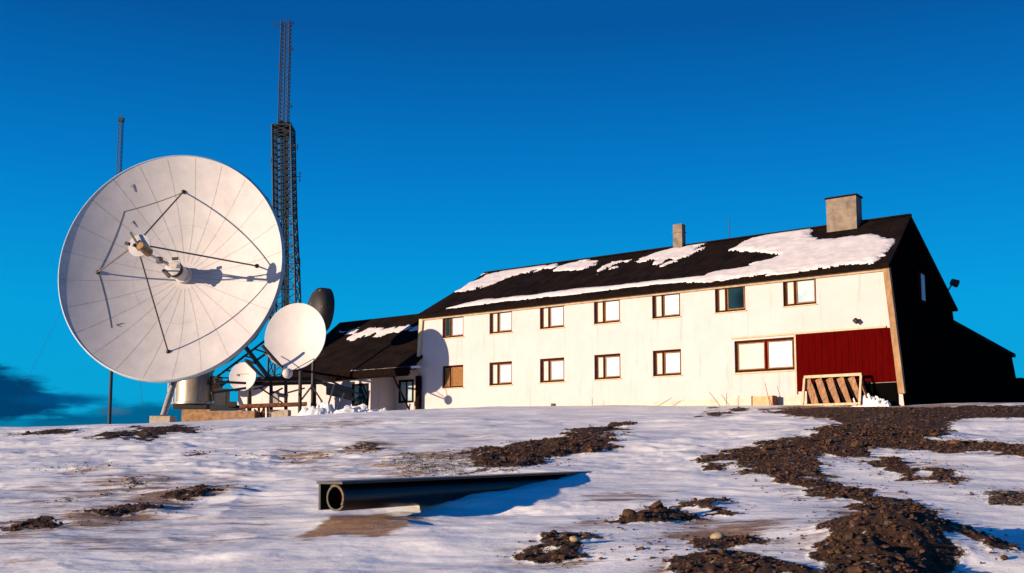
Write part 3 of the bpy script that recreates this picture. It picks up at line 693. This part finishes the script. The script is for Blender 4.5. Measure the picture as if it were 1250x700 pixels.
# ------------------------------------------------------------------ the big dish
DC = Vector((-19.58, 60, 11.335)); AX = Vector((-.118, -1, .105)).normalized(); RD, DD = 6.64, 2.12
DV = DC-AX*DD
dR = Vector((1, 0, 0)); dR = (dR-AX*dR.dot(AX)).normalized(); dU = dR.cross(AX); dU = dU if dU.z > 0 else -dU
def dp(r, ang, off=0):
    k = DD/RD**2; nrm = (AX-(dR*math.cos(ang)+dU*math.sin(ang))*2*k*r).normalized()
    return DV+AX*k*r*r+dR*r*math.cos(ang)+dU*r*math.sin(ang)+nrm*off
zg = gfull(-19.2, 64.5)
big = thing('satellite_dish', 'huge white satellite dish with dark feed struts standing on a steel pedestal', 'satellite dish', (-19.2, 64.5, zg))
def bowl(r0, r1, off, nr_=26, na=144):
    mb = MB(); P = []
    for i in range(nr_+1):
        r = r0+(r1-r0)*i/nr_
        for k in range(na): P.append(dp(r, 2*math.pi*k/na, off))
    fs = [(i*na+k, i*na+(k+1) % na, (i+1)*na+(k+1) % na, (i+1)*na+k) for i in range(nr_) for k in range(na)]
    return mb.add(P, fs)
bowl(.02, RD, 0).build('reflector', M['dish'], big, smooth=True, fixn=False)
bowl(.02, RD, -.09).build('back_shell', M['dish_back'], big, smooth=True, fixn=False)
mb = MB(); na = 144; P = []
for off, rr in ((.0, RD), (.03, RD+.03), (-.10, RD+.05), (-.24, RD+.0), (-.24, RD-.12)):
    for k in range(na): P.append(dp(rr, 2*math.pi*k/na, off))
mb.add(P, [(i*na+k, i*na+(k+1) % na, (i+1)*na+(k+1) % na, (i+1)*na+k) for i in range(4) for k in range(na)])
mb.build('rim', M['rim'], big, smooth=True)
mb = MB()
for k in range(24):
    a = 2*math.pi*(k+.35)/24
    for i in range(10):
        r0 = .8+(RD-.85)*i/10; r1 = .8+(RD-.85)*(i+1)/10
        p, q = dp(r0, a, .002), dp(r1, a, .002); tn = (-dR*math.sin(a)+dU*math.cos(a))*.016
        mb.add([p-tn, p+tn, q+tn, q-tn], [(0, 1, 2, 3)])
for rr in (3.0,):
    for k in range(96):
        a, b = 2*math.pi*k/96, 2*math.pi*(k+1)/96
        mb.add([dp(rr-.007, a, .002), dp(rr+.007, a, .002), dp(rr+.007, b, .002), dp(rr-.007, b, .002)], [(0, 1, 2, 3)])
mb.build('panel_seams', M['seam'], big)
# ribs and ring truss behind
mb = MB()
for k in range(24):
    a = 2*math.pi*(k+.35)/24; pts = [dp(.8+(RD-.9)*i/6, a, -.12) for i in range(7)]
    in_ = [dp(.8+(RD-.9)*i/6, a, -.12-.55*(1-i/7.5)-.12) for i in range(7)]
    for i in range(6):
        mb.beam(pts[i], pts[i+1], .06); mb.beam(in_[i], in_[i+1], .07); mb.beam(pts[i], in_[i+1] if i % 2 else in_[i], .05)
        mb.beam(in_[i], pts[i+1], .05)
for rr, off in ((RD-.05, -.30), (RD*.74, -.45), (RD*.4, -.6)):
    for k in range(24):
        mb.beam(dp(rr, 2*math.pi*(k+.35)/24, off), dp(rr, 2*math.pi*(k+1.35)/24, off), .08)
mb.build('rib_frame', M['black'], big)
# hub behind, yoke, pedestal
mb = MB().lathe(DV, -AX, [(.9, .1), (.9, .8), (.6, 1.3)], 24, True); mb.build('hub', M['dish_back'], big)
ped = Vector((at(237, 480, 64.5).x, 64.5, 0)); zp0 = at(237, 494, 64.5).z; zp1 = at(237, 452, 64.5).z
mb = MB().lathe((ped.x, ped.y, zp0), (0, 0, 1), [(1.2, 0), (1.2, .12), (1.09, .14), (1.09, zp1-zp0-.12), (1.17, zp1-zp0-.1), (1.17, zp1-zp0)], 32, True)
mb.build('pedestal', M['drum_steel'], big, smooth=True)
mb = MB(); back = DV-AX*1.3
for sx in (-1, 1):
    b0_ = Vector((ped.x+sx*.8, ped.y, zp1)); mb.beam(b0_, back+dR*sx*1.0, .4, .4); mb.beam(b0_, dp(3.9, -math.pi/2+sx*.5, -1.0), .18)
mb.beam((ped.x, ped.y-.6, zp1-.1), dp(5.4, -math.pi/2, -.6), .2)
mb.build('yoke', M['black'], big)
MB().box((ped.x, ped.y, zp0-.15), (2.0, 1.7, .32)).build('base_frame', M['black'], big)
# kit hanging at the pedestal side
MB().box((ped.x+1.36, ped.y+.1, zp0+.95), (.45, .8, 1.5)).build('junction_box', M['feed'], big)
mb = MB()
for k in range(4): mb.tube((ped.x-1.22-.15*k, ped.y+.3, zp0+.1), (ped.x-1.22-.15*k, ped.y+.3, zp1), .04)
mb.beam((ped.x-1.75, ped.y+.3, zp0+.1), (ped.x-1.1, ped.y+.3, zp0+.1), .1)
mb.build('cable_riser', M['white_kit'], big)
# legs
fL = at(199, 511, 59.5); fL.z = at(199, 509, 59.5).z; tL = at(214, 462, 61.2)
MB().tube(fL, tL, .175, .165, n=14).build('leg', M['silver'], big, smooth=True)
MB().box((fL.x, fL.y, fL.z-.5), (1.12, 1.15, 1.04)).build('footing', M['conc_pale'], big)
MB().box((fL.x+.05, fL.y, fL.z+.07), (.36, .36, .06)).build('base_plate', M['steel'], big)
tR = at(299, 423, 62.0); fR = at(360, 504, 60.5)
MB().tube(fR, tR, .13, .13, n=12).build('leg', M['strut'], big, smooth=True)
mb = MB(); 
for a, b in ((at(252,470,64.0), at(345,400,64.0)), (at(268,473,64.6), at(352,412,64.6)), (at(262,466,50), at(300,468,51)), (at(300,440,50), at(322,462,51)), (at(320,422,50), at(345,450,51)), (at(300,440,50),at(312,444,64.6)), (at(258,480,50), at(300,474,51))):
    mb.beam(a, b, .115)
for k in range(8):
    f = k/8; a = at(252,470,64.0).lerp(at(345,400,64.0), f); b = at(268,473,64.6).lerp(at(352,412,64.6), min(1, f+.06)); mb.beam(a, b, .08)
mb.build('brace_truss', M['steel'], big)
# feed struts
APX = DV+AX*6.2
att = [.73*RD*1.0]
mb_ = []
angs = [math.atan2((at(x, y, 60).z-at(215, 331, 60).z), (at(x, y, 60).x-at(215, 331, 60).x)) for x, y in ((312, 329), (220, 235), (118, 330), (208, 430))]
ends = []
for k, a in enumerate(angs):
    e = dp(4.83, a, .03); ends.append(e)
    o = MB().tube(e, APX+(e-APX).normalized()*.3, .046, .046, n=8).build('strut', M['strut'], big)
    MB().ball(e, .13, 8).build('foot', M['black'], o)
mb = MB()   # thin cable polygon on the left half
ring = [ends[1]]+[dp(5.1, math.radians(133), .06)]+[ends[2]]+[dp(5.0, math.radians(222), .06)]
for a, b in zip(ring[:-1], ring[1:]):
    pl_ = []
    for i in range(13):
        q = a.lerp(b, i/12)-DV; x_, y_ = q.dot(dR), q.dot(dU); pl_.append(dp(math.hypot(x_, y_), math.atan2(y_, x_), .012))
    mb.path(pl_, .016, 5)
mb.build('cable', M['strut'], big)
mb = MB()
for a, r in ((133, 4.4), (222, 4.7), (118, 5.9)):
    a = math.radians(a); mb.beam(dp(r, a, .02), dp(r-.35, a+.03, .03), .025); mb.beam(dp(r, a, .02), dp(r-.06, a+.04, .05), .025)
mb.build('bracket', M['strut'], big)
# subreflector with its mount
o = MB().lathe(APX-AX*.35, AX, [(.01, -.12), (.34, -.09), (.62, 0), (.62, .05), (.01, .10)], 28).build('subreflector', M['dish'], big, smooth=True)
mb = MB()
for k in range(4):
    a = angs[k]; q = APX+(ends[k]-APX).normalized()*.36; q2 = APX+(ends[(k+1) % 4]-APX).normalized()*.36
    mb.beam(q, q2, .07); mb.beam(q, APX-AX*.4+(dR*math.cos(a)+dU*math.sin(a))*.4, .06)
mb.beam(APX-dR*.40+dU*.65, APX+dR*.12-dU*.12, .09); mb.beam(APX-dR*.40, APX-dR*.62+dU*.06, .18)
mb.build('apex_bracket', M['black'], big)
MB().tube(APX+dR*.36-dU*.22+AX*.32, APX+dR*.55-dU*.40-AX*.4, .22, .25, n=14).build('drive_motor', M['feed'], big, smooth=True)
mb = MB(); f0_ = APX+dR*.6-dU*.5-AX*.4; f1_ = DV+AX*2.0-dR*.12+dU*.06
mb.tube(f0_, f0_.lerp(f1_, .55), .07, .07); mb.tube(f0_.lerp(f1_, .45), f1_, .05, .05)
mb.build('feed_line', M['white_kit'], big)
mb = MB(); m_ = f0_.lerp(f1_, .5); mb.box(m_, (.28, .38, .32)); mb.beam(m_+dR*.1, f1_+dU*.12, .07); mb.build('feed_box', M['strut'], big)
# central feed horn
HT = DV+AX*1.7
mb = MB().lathe(DV, AX, [(.50, .0), (.50, .4), (.42, .42), (.42, 1.62), (.46, 1.64), (.46, 1.7), (.06, 1.75), (.01, 1.75)], 28)
o = mb.build('feed_horn', M['white_kit'], big, smooth=True)
mb = MB(); mb.beam(HT-dR*.56-dU*.12, HT-dR*.14-dU*.54, .13, .18); mb.beam(HT-dR*.06+dU*.53, HT+dR*.30+dU*.55, .09, .16)
mb.lathe(DV, AX, [(.465, 1.3), (.475, 1.3), (.475, 1.6), (.465, 1.6)], 24)
mb.build('flap', M['black'], o)

big.scale = (1.1, 1.1, 1.1); big.location = (-21.12, 70.95, zg*1.1)
# ------------------------------------------------------------------ smaller antennas
def dish(name, label, c, ax, R, dep, m, mount, wy=1.0, parts=None):
    c = Vector(c); ax = Vector(ax).normalized(); o = thing(name, label, 'satellite dish', mount)
    n = 56; prof = [(R*i/14, dep*(i/14)**2) for i in range(15)]; prof[0] = (.005, 0)
    bk_ = [(R*i/14, dep*(i/14)**2-.05) for i in range(14, 0, -1)]
    v = c-ax*dep
    MB().lathe(v, ax, prof, n).build('reflector', m, o, smooth=True, fixn=False)
    MB().lathe(v, ax, [(R, dep), (R+.02, dep-.02), (R, dep-.07)]+bk_, n).build('back_shell', M['rim'], o, smooth=True)
    return o, v, ax
c2 = at(360, 410.5, 56.0); m2 = at(366, 496, 57.2)
d2, v2, a2 = dish('satellite_dish', 'medium plain white dish with feed ball below, in front of the mast foot', c2, (-.30, -1, .10), 1.79, .38, M['dish_small'], m2)
MB().tube((m2.x, m2.y, gz(m2.x, m2.y)-.2), (m2.x, m2.y, c2.z-1.0), .10, n=12).build('post', M['black'], d2)
MB().beam((m2.x, m2.y, c2.z-1.2), v2-a2*.35, .25).build('mount_arm', M['black'], d2)
fb_ = at(351, 456, 54.6); MB().ball(fb_, .27, 16).build('feed_cover', M['white_kit'], d2, smooth=True)
mb = MB(); mb.tube(fb_+Vector((0, .15, 0)), c2+Vector((-.2, .1, -1.75)), .04)
for px in (324, 395): mb.tube(fb_, at(px, 432, 56.0)+Vector((0, -.1, 0)), .022)
mb.build('feed_arm', M['strut'], d2)
c3 = at(296, 460, 60.0); m3 = at(303, 500, 60.8)
d3, v3, a3 = dish('satellite_dish', 'smallest white dish with a faint dark logo, between the large one and the mast', c3, (-.22, -1, .10), .81, .14, M['dish_small'], m3)
MB().tube((m3.x, m3.y, gz(m3.x, m3.y)-.2), (m3.x, m3.y, c3.z), .07, n=10).build('post', M['black'], d3)
x3 = Vector((1, 0, 0)); x3 = (x3-a3*x3.dot(a3)).normalized(); y3 = x3.cross(a3); y3 = y3 if y3.z > 0 else -y3
def on3(x, y): return v3+a3*(.14*(x*x+y*y)/.81**2+.012)+x3*x+y3*y
mb = MB()
for x, y, r in ((-.33, .12, .075),): mb.lathe(on3(x, y), a3, [(r, 0), (r, .01), (.001, .012)], 12)
mb.beam(on3(-.42, .14), on3(-.25, .10), .05, .02)
mb.build('logo_mark', M['ink'], d3)
mb = MB(); rr_ = random.Random(4); x = -.17
for k in range(7):    # small faint lettering, too blurred in the photograph to read
    w_ = .05+.02*rr_.random(); mb.beam(on3(x, .155), on3(x, .185 if k % 2 else .205), .02, .01); mb.beam(on3(x, .155), on3(x+w_*.7, .155), .02, .012); x += w_+.022
mb.build('lettering', M['ink_pale'], d3)
mb = MB(); q = on3(-.12, -.86)-a3*-.45; mb.tube(on3(-.1, -.80), q, .025); mb.box(q, (.12, .14, .14)); mb.build('feed_arm', M['black'], d3)
# black drum antenna
cd = at(390, 378, 60.5); od = thing('drum_antenna', 'black drum antenna turned away above the medium white dish', 'antenna', at(372, 500, 60.5))
axd = Vector((.93, .55, -.05)).normalized()
MB().lathe(cd, axd, [(.01, -.62), (.5, -.58), (.95, -.42), (1.22, -.2), (1.27, .0), (1.27, .42), (1.2, .45), (.01, .47)], 40).build('drum', M['black'], od, smooth=True)
mb = MB()
for k in range(6):
    a = k*math.pi/3; p_ = axd.cross(Vector((0, 0, 1))).normalized(); q_ = p_.cross(axd); d_ = p_*math.cos(a)+q_*math.sin(a)
    mb.beam(cd-axd*.62+d_*.2, cd-axd*.22+d_*1.2, .08)
mb.build('rib', M['steel'], od)
bz = at(372, 500, 60.5); mb = MB().tube((bz.x+.35, 60.9, gz(bz.x, 60.9)-.2), (bz.x+.35, 60.9, cd.z+.6), .1); mb.beam((bz.x+.35, 60.9, cd.z), cd-axd*.5, .2); mb.build('post', M['black'], od)

# ------------------------------------------------------------------ lattice mast
def lattice(mb, c0, c1, w0, w1, n, r, rb, rot=0.0, legs=4):
    def cn(c, w, k): a = rot+2*math.pi*(k+.5)/legs; return c+Vector((math.cos(a), math.sin(a), 0))*w/math.sqrt(2)
    for k in range(legs): mb.tube(cn(c0, w0, k), cn(c1, w1, k), r, n=6)
    for i in range(n):
        f, f2 = i/n, (i+1)/n; a, b = c0.lerp(c1, f), c0.lerp(c1, f2); wa_, wb_ = w0+(w1-w0)*f, w0+(w1-w0)*f2
        for k in range(legs):
            mb.beam(cn(a, wa_, k), cn(b, wb_, (k+1) % legs), rb); mb.beam(cn(a, wa_, (k+1) % legs), cn(b, wb_, k), rb); mb.beam(cn(b, wb_, k), cn(b, wb_, (k+1) % legs), rb)
TY = 82.0; tb = at(349, 505, TY); tt = at(346, 156, TY); tm = at(348, 262, TY); t2 = at(349, 330, TY); tp = at(349.5, 26, TY)
tower = thing('radio_mast', 'tall dark lattice radio mast rising behind the white dishes', 'mast', tb)
mb = MB(); lattice(mb, tm, tt, 1.5, 1.45, 13, .085, .058); lattice(mb, t2, tm, 1.75, 1.5, 5, .085, .06); lattice(mb, Vector((tb.x, tb.y, gz(tb.x, tb.y)-.3)), t2, 2.5, 1.75, 9, .085, .06)
mb.build('lower_lattice', M['mast'], tower)
mb = MB(); lattice(mb, tt, tp, .72, .66, 26, .034, .02); mb.build('upper_lattice', M['mast'], tower)
mb = MB()
for dx, dy in ((-.22, 0), (-.08, .1), (.05, 0), (.16, .12), (.28, 0)): mb.tube((tb.x+dx, tb.y+dy, tb.z), (tt.x+dx, tt.y+dy, tt.z), .06)
mb.tube((tt.x, tt.y, tt.z), (tp.x-.05, tp.y, tp.z-.3), .05)
mb.build('feeder_cables', M['mast'], tower)
mb = MB()
for k in range(38):
    z = tt.z-.4*k; mb.beam((tt.x+.3, tt.y-.65, z), (tt.x+.7, tt.y-.65, z), .02)
mb.beam((tt.x+.3, tt.y-.65, tt.z-15), (tt.x+.3, tt.y-.65, tt.z), .03); mb.beam((tt.x+.7, tt.y-.65, tt.z-15), (tt.x+.7, tt.y-.65, tt.z), .03)
mb.build('ladder', M['mast'], tower)
MB().box((tt.x, tt.y, tt.z+.03), (1.5, 1.5, .10)).box((tt.x+.3, tt.y, tt.z+.2), (.6, .6, .35)).ball((tt.x-.25, tt.y, tt.z+.25), .34, 8).box((tt.x-.1, tt.y, tt.z-.5), (1.0, .9, .5)).build('platform', M['black'], tower)
for px, py, L_ in ((366, 216, .9), (332, 205, .5), (341, 79, .6), (335, 30, .5), (358, 28, .3), (331, 196, .4), (340, 290, .5), (366, 322, .8), (364, 336, .7), (357, 60, .3), (352, 95, .3), (340, 110, .35), (363, 180, .5), (333, 240, .6), (361, 262, .5), (356, 130, .3)):
    e = at(px, py, TY); mb = MB(); cxm = tt.x
    mb.tube((cxm, TY, e.z), e, .025); mb.tube(e+Vector((0, 0, -L_/2)), e+Vector((0, 0, L_/2)), .03)
    for q in (-.3, 0, .3): mb.beam(e+Vector((-.12, 0, q*L_)), e+Vector((.12, 0, q*L_)), .02)
    mb.build('antenna', M['mast'], tower)
# thin mast at the left, guyed
LY = 80.0; lb = at(133, 530, LY); lt = at(146.5, 148, LY); lt.x = lb.x+(lt.x-lb.x)*1.0
zl = gz(lb.x, LY); lmst = thing('guyed_mast', 'slender distant mast standing behind the left side of the huge dish', 'mast', (lb.x, LY, zl))
cm = at(139.5, 330, LY); xm = lb.x
mb = MB(); lattice(mb, Vector((xm, LY, lt.z-9)), Vector((xm, LY, lt.z)), (.30), .28, 26, .022, .014, legs=3); mb.build('lattice', M['mast'], lmst)
MB().tube((xm, LY, zl-.2), (xm, LY, lt.z-9), .13, .11, n=10).build('pole', M['mast'], lmst)
MB().box((xm, LY, lt.z+.1), (.4, .25, .3)).tube((xm, LY, lt.z+.2), (xm, LY, lt.z+.8), .02).build('head', M['mast'], lmst)
for dx, dy in ((-11, 6), (12, 8), (-2, 14)):
    MB().tube((xm, LY, lt.z-6), (xm+dx, LY+dy, gz(xm+dx, LY+dy)), .012, n=4).build('guy_wire', M['mast'], lmst)

# ------------------------------------------------------------------ platform, blocks and kit under the dishes
c = at(239, 508, 69.8); tag(MB().box((c.x, 70.7, at(0, 500, 69.8).z-.75), (1.85, 1.9, 1.5)).build('concrete_block', M['conc_tan'], origin=(c.x, 70.7, gz(c.x, 70))), 'square tan concrete block under the steel pedestal', 'block')
c = at(283, 508, 60.0); zt_ = at(0, 502, 60).z; zb2 = gz(c.x, 60)-.3; tag(MB().box((c.x, 61.2, (zt_+zb2)/2), (2.6, 2.6, zt_-zb2)).build('concrete_block', M['conc_tan'], origin=(c.x, 61.2, zb2)), 'long tan concrete footing right of the pedestal block', 'block')
c = at(341, 508, 60.5); tag(MB().box((c.x, 60.8, at(0, 508, 60.5).z-.1), (1.02, .9, .9)).build('concrete_block', M['conc_pale'], origin=(c.x, 60.8, gz(c.x, 60.5))), 'pale cube shaped block under the rusty deck', 'block')
c = at(271, 487, 61.5); bz = at(0, 501, 61.5).z
kb = thing('equipment_cabinet', 'black equipment cabinet under the brace truss of the huge dish', 'cabinet', (c.x, 61.5, bz))
MB().box((c.x, 61.5, (at(0, 475, 61.5).z+bz)/2), (.74, .6, at(0, 475, 61.5).z-bz)).build('body', M['black'], kb)
MB().box((c.x, 61.2, (at(0, 475, 61.5).z+bz)/2), (.6, .03, .95)).build('door', M['steel'], kb)
mb = MB().box((c.x+.3, 61.3, bz+.12), (1.7, .6, .28)).box((c.x+.75, 60.8, bz+.3), (.5, .4, .3)); o = mb.build('plinth', M['black'], kb)
pf = thing('timber_platform', 'rusty timber deck on dark posts carrying beams under the medium white dish', 'platform', at(335, 512, 60.5))
a, b = at(293, 496.5, 60), at(374, 493.5, 61); MB().beam(a, b, 1.0, .2).build('deck', M['rust'], pf)
mb = MB()
for p, q, w_ in (((300, 463), (398, 463), .24), ((300, 470), (398, 468), .12), ((385, 464), (442, 492), .14), ((392, 460), (442, 483), .10)):
    mb.beam(at(p[0], p[1], 61), at(q[0], q[1], 61.8), w_)
mb.build('beam', M['black'], pf)
for px in (305, 331, 349, 384):
    MB().beam(at(px, 464, 61), at(px, 516, 61), .17).build('post', M['black'], pf)
mb = MB()
for p, q in (((318, 474), (345, 492)), ((365, 492), (382, 470)), ((310, 500), (326, 513)), ((322, 500), (312, 514)), ((380, 470), (398, 498)), ((345, 474), (330, 482)), ((399, 500), (408, 470)), ((420, 480), (412, 500)), ((300, 478), (330, 470)), ((350, 480), (372, 474))):
    mb.beam(at(p[0], p[1], 60.8), at(q[0], q[1], 60.8), .09)
mb.build('brace', M['steel'], pf)
for px in (316, 322, 327, 366): MB().beam(at(px, 498, 60.5), at(px, 514, 60.5), .12).build('stub_post', M['rust'], pf)
mb = MB().add([at(398, 467, 62), at(442, 476, 62.8), at(442, 492, 62.8), at(398, 482, 62)], [(0, 1, 2, 3)])
mb.add([p+Vector((0, .1, 0)) for p in (at(398, 467, 62), at(442, 476, 62.8), at(442, 492, 62.8), at(398, 482, 62))], [(3, 2, 1, 0)])
mb.build('cable_tray', M['dish_back'], pf)
kit = at(335, 482, 61.5); MB().box(kit+Vector((0, 0, -.2)), (.5, .4, .8)).tube(kit+Vector((.2, -.1, 0)), kit+Vector((.8, -.1, -.1)), .12).build('pump', M['white_kit'], pf)

# ------------------------------------------------------------------ culvert pipe
n0 = at(410, 608, 18.1); f_ = at(737, 583, 25.2); f_.z = n0.z+.15
cul = thing('culvert', 'black half buried culvert pipe with a flat top board sticking out of the snow', 'pipe', (n0.x, n0.y, gz(n0.x, n0.y)))
d = (f_-n0).normalized(); ext = f_+d*3; xr = d.cross(Vector((0, 0, 1))).normalized(); R_ = .225
nf = 28; P = []
for cc in (n0, ext):
    for rr in (R_, R_-.035):
        for k in range(nf):
            a = 2*math.pi*k/nf; P.append(cc+xr*rr*math.cos(a)+Vector((0, 0, 1))*rr*math.sin(a))
fs = []
for k in range(nf):
    j = (k+1) % nf; fs += [(k, j, 2*nf+j, 2*nf+k), (nf+k, 3*nf+k, 3*nf+j, nf+j), (k, nf+k, nf+j, j)]
mb = MB().add(P, fs); mb.build('pipe', M['pipe'], cul, smooth=True)
mb = MB(); cen = n0-d*.02
for k in range(12):
    a, b = math.radians(-35+12.5*k), math.radians(-35+12.5*(k+1))
    mb.beam(cen+xr*math.cos(a)*(R_-.018)+Vector((0, 0, 1))*math.sin(a)*(R_-.018), cen+xr*math.cos(b)*(R_-.018)+Vector((0, 0, 1))*math.sin(b)*(R_-.018), .04, .04, up=tuple(d))
mb.build('rim', M['pipe_rim'], cul, smooth=True)  # sunlit upper right of the end ring, shaped as a tan arc
mb = MB(); tz = Vector((0, 0, R_+.03)); mb.beam(n0-d*.10-xr*.06+tz, ext-xr*.06+tz, .60, .045); mb.build('top_board', M['pipe'], cul)
MB().beam(n0-d*.06-xr*.33+Vector((0, 0, .02)), ext-xr*.33+Vector((0, 0, .02)), .045, .46).build('side_board', M['pipe'], cul)

# ------------------------------------------------------------------ world + sun
w = bpy.data.worlds.new('World'); sc.world = w; w.use_nodes = True; nt = w.node_tree; N = nt.nodes; Lk = nt.links
bg = N['Background']; SA, SE = math.radians(28), math.radians(7); SD = Vector((-math.cos(SA)*math.cos(SE), -math.sin(SA)*math.cos(SE), math.sin(SE)))
sky = N.new('ShaderNodeTexSky'); sky.sky_type = 'NISHITA'; sky.sun_disc = False
sky.sun_elevation = math.asin(SD.z); sky.sun_rotation = math.atan2(SD.x, SD.y); sky.altitude = 300; sky.air_density = .8; sky.dust_density = .2; sky.ozone_density = 4
tc = N.new('ShaderNodeTexCoord'); sp = N.new('ShaderNodeSeparateXYZ'); Lk.new(tc.outputs['Generated'], sp.inputs[0])
def mth(op, a, b=None, c=None, clamp=False):
    n = N.new('ShaderNodeMath'); n.operation = op; n.use_clamp = clamp
    for i, x in enumerate((a, b, c)):
        if x is None: continue
        if isinstance(x, (int, float)): n.inputs[i].default_value = x
        else: Lk.new(x, n.inputs[i])
    return n.outputs[0]
rmp = N.new('ShaderNodeValToRGB'); Lk.new(sp.outputs['Z'], rmp.inputs[0]); cr = rmp.color_ramp
def lin(r, g_, b): return tuple(((x/255)/12.92 if x/255 <= .04045 else ((x/255+.055)/1.055)**2.4) for x in (r, g_, b))
stops = [(0, (2, 158, 208)), (.06, (2, 166, 216)), (.14, (2, 162, 224)), (.20, (2, 146, 216)), (.27, (2, 124, 202)), (.33, (2, 106, 184)), (.39, (3, 88, 160)), (.6, (4, 84, 158)), (1, (4, 80, 154))]
cr.elements[0].position = 0; cr.elements[1].position = 1
for p_, c_ in stops[1:-1]: cr.elements.new(p_)
for e, (p_, c_) in zip(cr.elements, stops): e.position = p_; e.color = (*lin(*c_), 1)
# physical sky contributes a small share so that the azimuth varies with the sun
sc_mul = N.new('ShaderNodeMix'); sc_mul.data_type = 'RGBA'; sc_mul.inputs['Factor'].default_value = .10
vs = N.new('ShaderNodeVectorMath'); vs.operation = 'MULTIPLY'; vs.inputs[1].default_value = (.02, .10, .16); Lk.new(sky.outputs[0], vs.inputs[0])
Lk.new(rmp.outputs[0], sc_mul.inputs[6]); Lk.new(vs.outputs[0], sc_mul.inputs[7])
skyc = sc_mul.outputs[2]
# cloud banks low over the horizon (functions of direction only)
az = mth('ARCTAN2', sp.outputs['X'], sp.outputs['Y']); el = sp.outputs['Z']
cv = N.new('ShaderNodeCombineXYZ'); Lk.new(mth('MULTIPLY', az, 9), cv.inputs[0]); Lk.new(mth('MULTIPLY', el, 34), cv.inputs[1])
nz = N.new('ShaderNodeTexNoise'); nz.inputs['Scale'].default_value = 1.5; nz.inputs['Detail'].default_value = 7; nz.inputs['Roughness'].default_value = .5; Lk.new(cv.outputs[0], nz.inputs['Vector'])
def bank(a0, e0, ra, re, soft, col, amt, skyc, nk=2.1, tilt=0.0):
    da = mth('SUBTRACT', az, a0)
    x = mth('DIVIDE', da, ra); y = mth('DIVIDE', mth('SUBTRACT', mth('SUBTRACT', el, e0), mth('MULTIPLY', da, tilt)), re)
    r = mth('SQRT', mth('ADD', mth('MULTIPLY', x, x), mth('MULTIPLY', y, y)))
    f = mth('ADD', mth('SUBTRACT', 1, r), mth('MULTIPLY', mth('SUBTRACT', nz.outputs['Fac'], .5), nk))
    mr = N.new('ShaderNodeMapRange'); mr.interpolation_type = 'SMOOTHSTEP'; Lk.new(f, mr.inputs[0]); mr.inputs[1].default_value = 0; mr.inputs[2].default_value = soft; mr.inputs[4].default_value = amt
    mx = N.new('ShaderNodeMix'); mx.data_type = 'RGBA'; Lk.new(mr.outputs[0], mx.inputs['Factor']); Lk.new(skyc, mx.inputs[6]); mx.inputs[7].default_value = (*col, 1); return mx.outputs[2]
def azp(px): return math.atan((px-625)/1300)
def elp(px, py): d = ray(px, py); return d[2]/np.linalg.norm(d)
skyc = bank(azp(-20), elp(-20, 482), .095, .026, .35, lin(0, 52, 98), .95, skyc, tilt=-.12)
skyc = bank(azp(75), elp(75, 488), .05, .010, .6, lin(0, 78, 130), .85, skyc)
skyc = bank(azp(165), elp(165, 512), .085, .017, .5, lin(0, 88, 132), .9, skyc)
skyc = bank(azp(140), elp(140, 503), .022, .006, .9, lin(80, 108, 140), .55, skyc)
skyc = bank(azp(10), elp(10, 522), .09, .010, .6, lin(0, 110, 150), .7, skyc)
for a0 in (-1.3, -2.2, 1.4, 2.6): skyc = bank(a0, .06, .25, .03, .5, lin(0, 70, 120), .8, skyc)
vx = N.new('ShaderNodeVectorMath'); vx.operation = 'SCALE'; vx.inputs['Scale'].default_value = 5; Lk.new(skyc, vx.inputs[0]); Lk.new(vx.outputs[0], bg.inputs[0]); bg.inputs[1].default_value = .1
sl = bpy.data.lights.new('sun', 'SUN'); sl.energy = 5.0; sl.angle = math.radians(.53); sl.color = (1, .74, .48)
so = bpy.data.objects.new('sun', sl); C.objects.link(so); so.rotation_euler = SD.to_track_quat('Z', 'Y').to_euler(); so.location = (-40, -10, 30)
sc.view_settings.view_transform = 'Standard'; sc.view_settings.look = 'None'; sc.view_settings.exposure = 1.0; sc.view_settings.gamma = 1
try: sc.view_settings.use_curve_mapping = False
except Exception: pass
sc.render.resolution_x = 1024; sc.render.resolution_y = 573
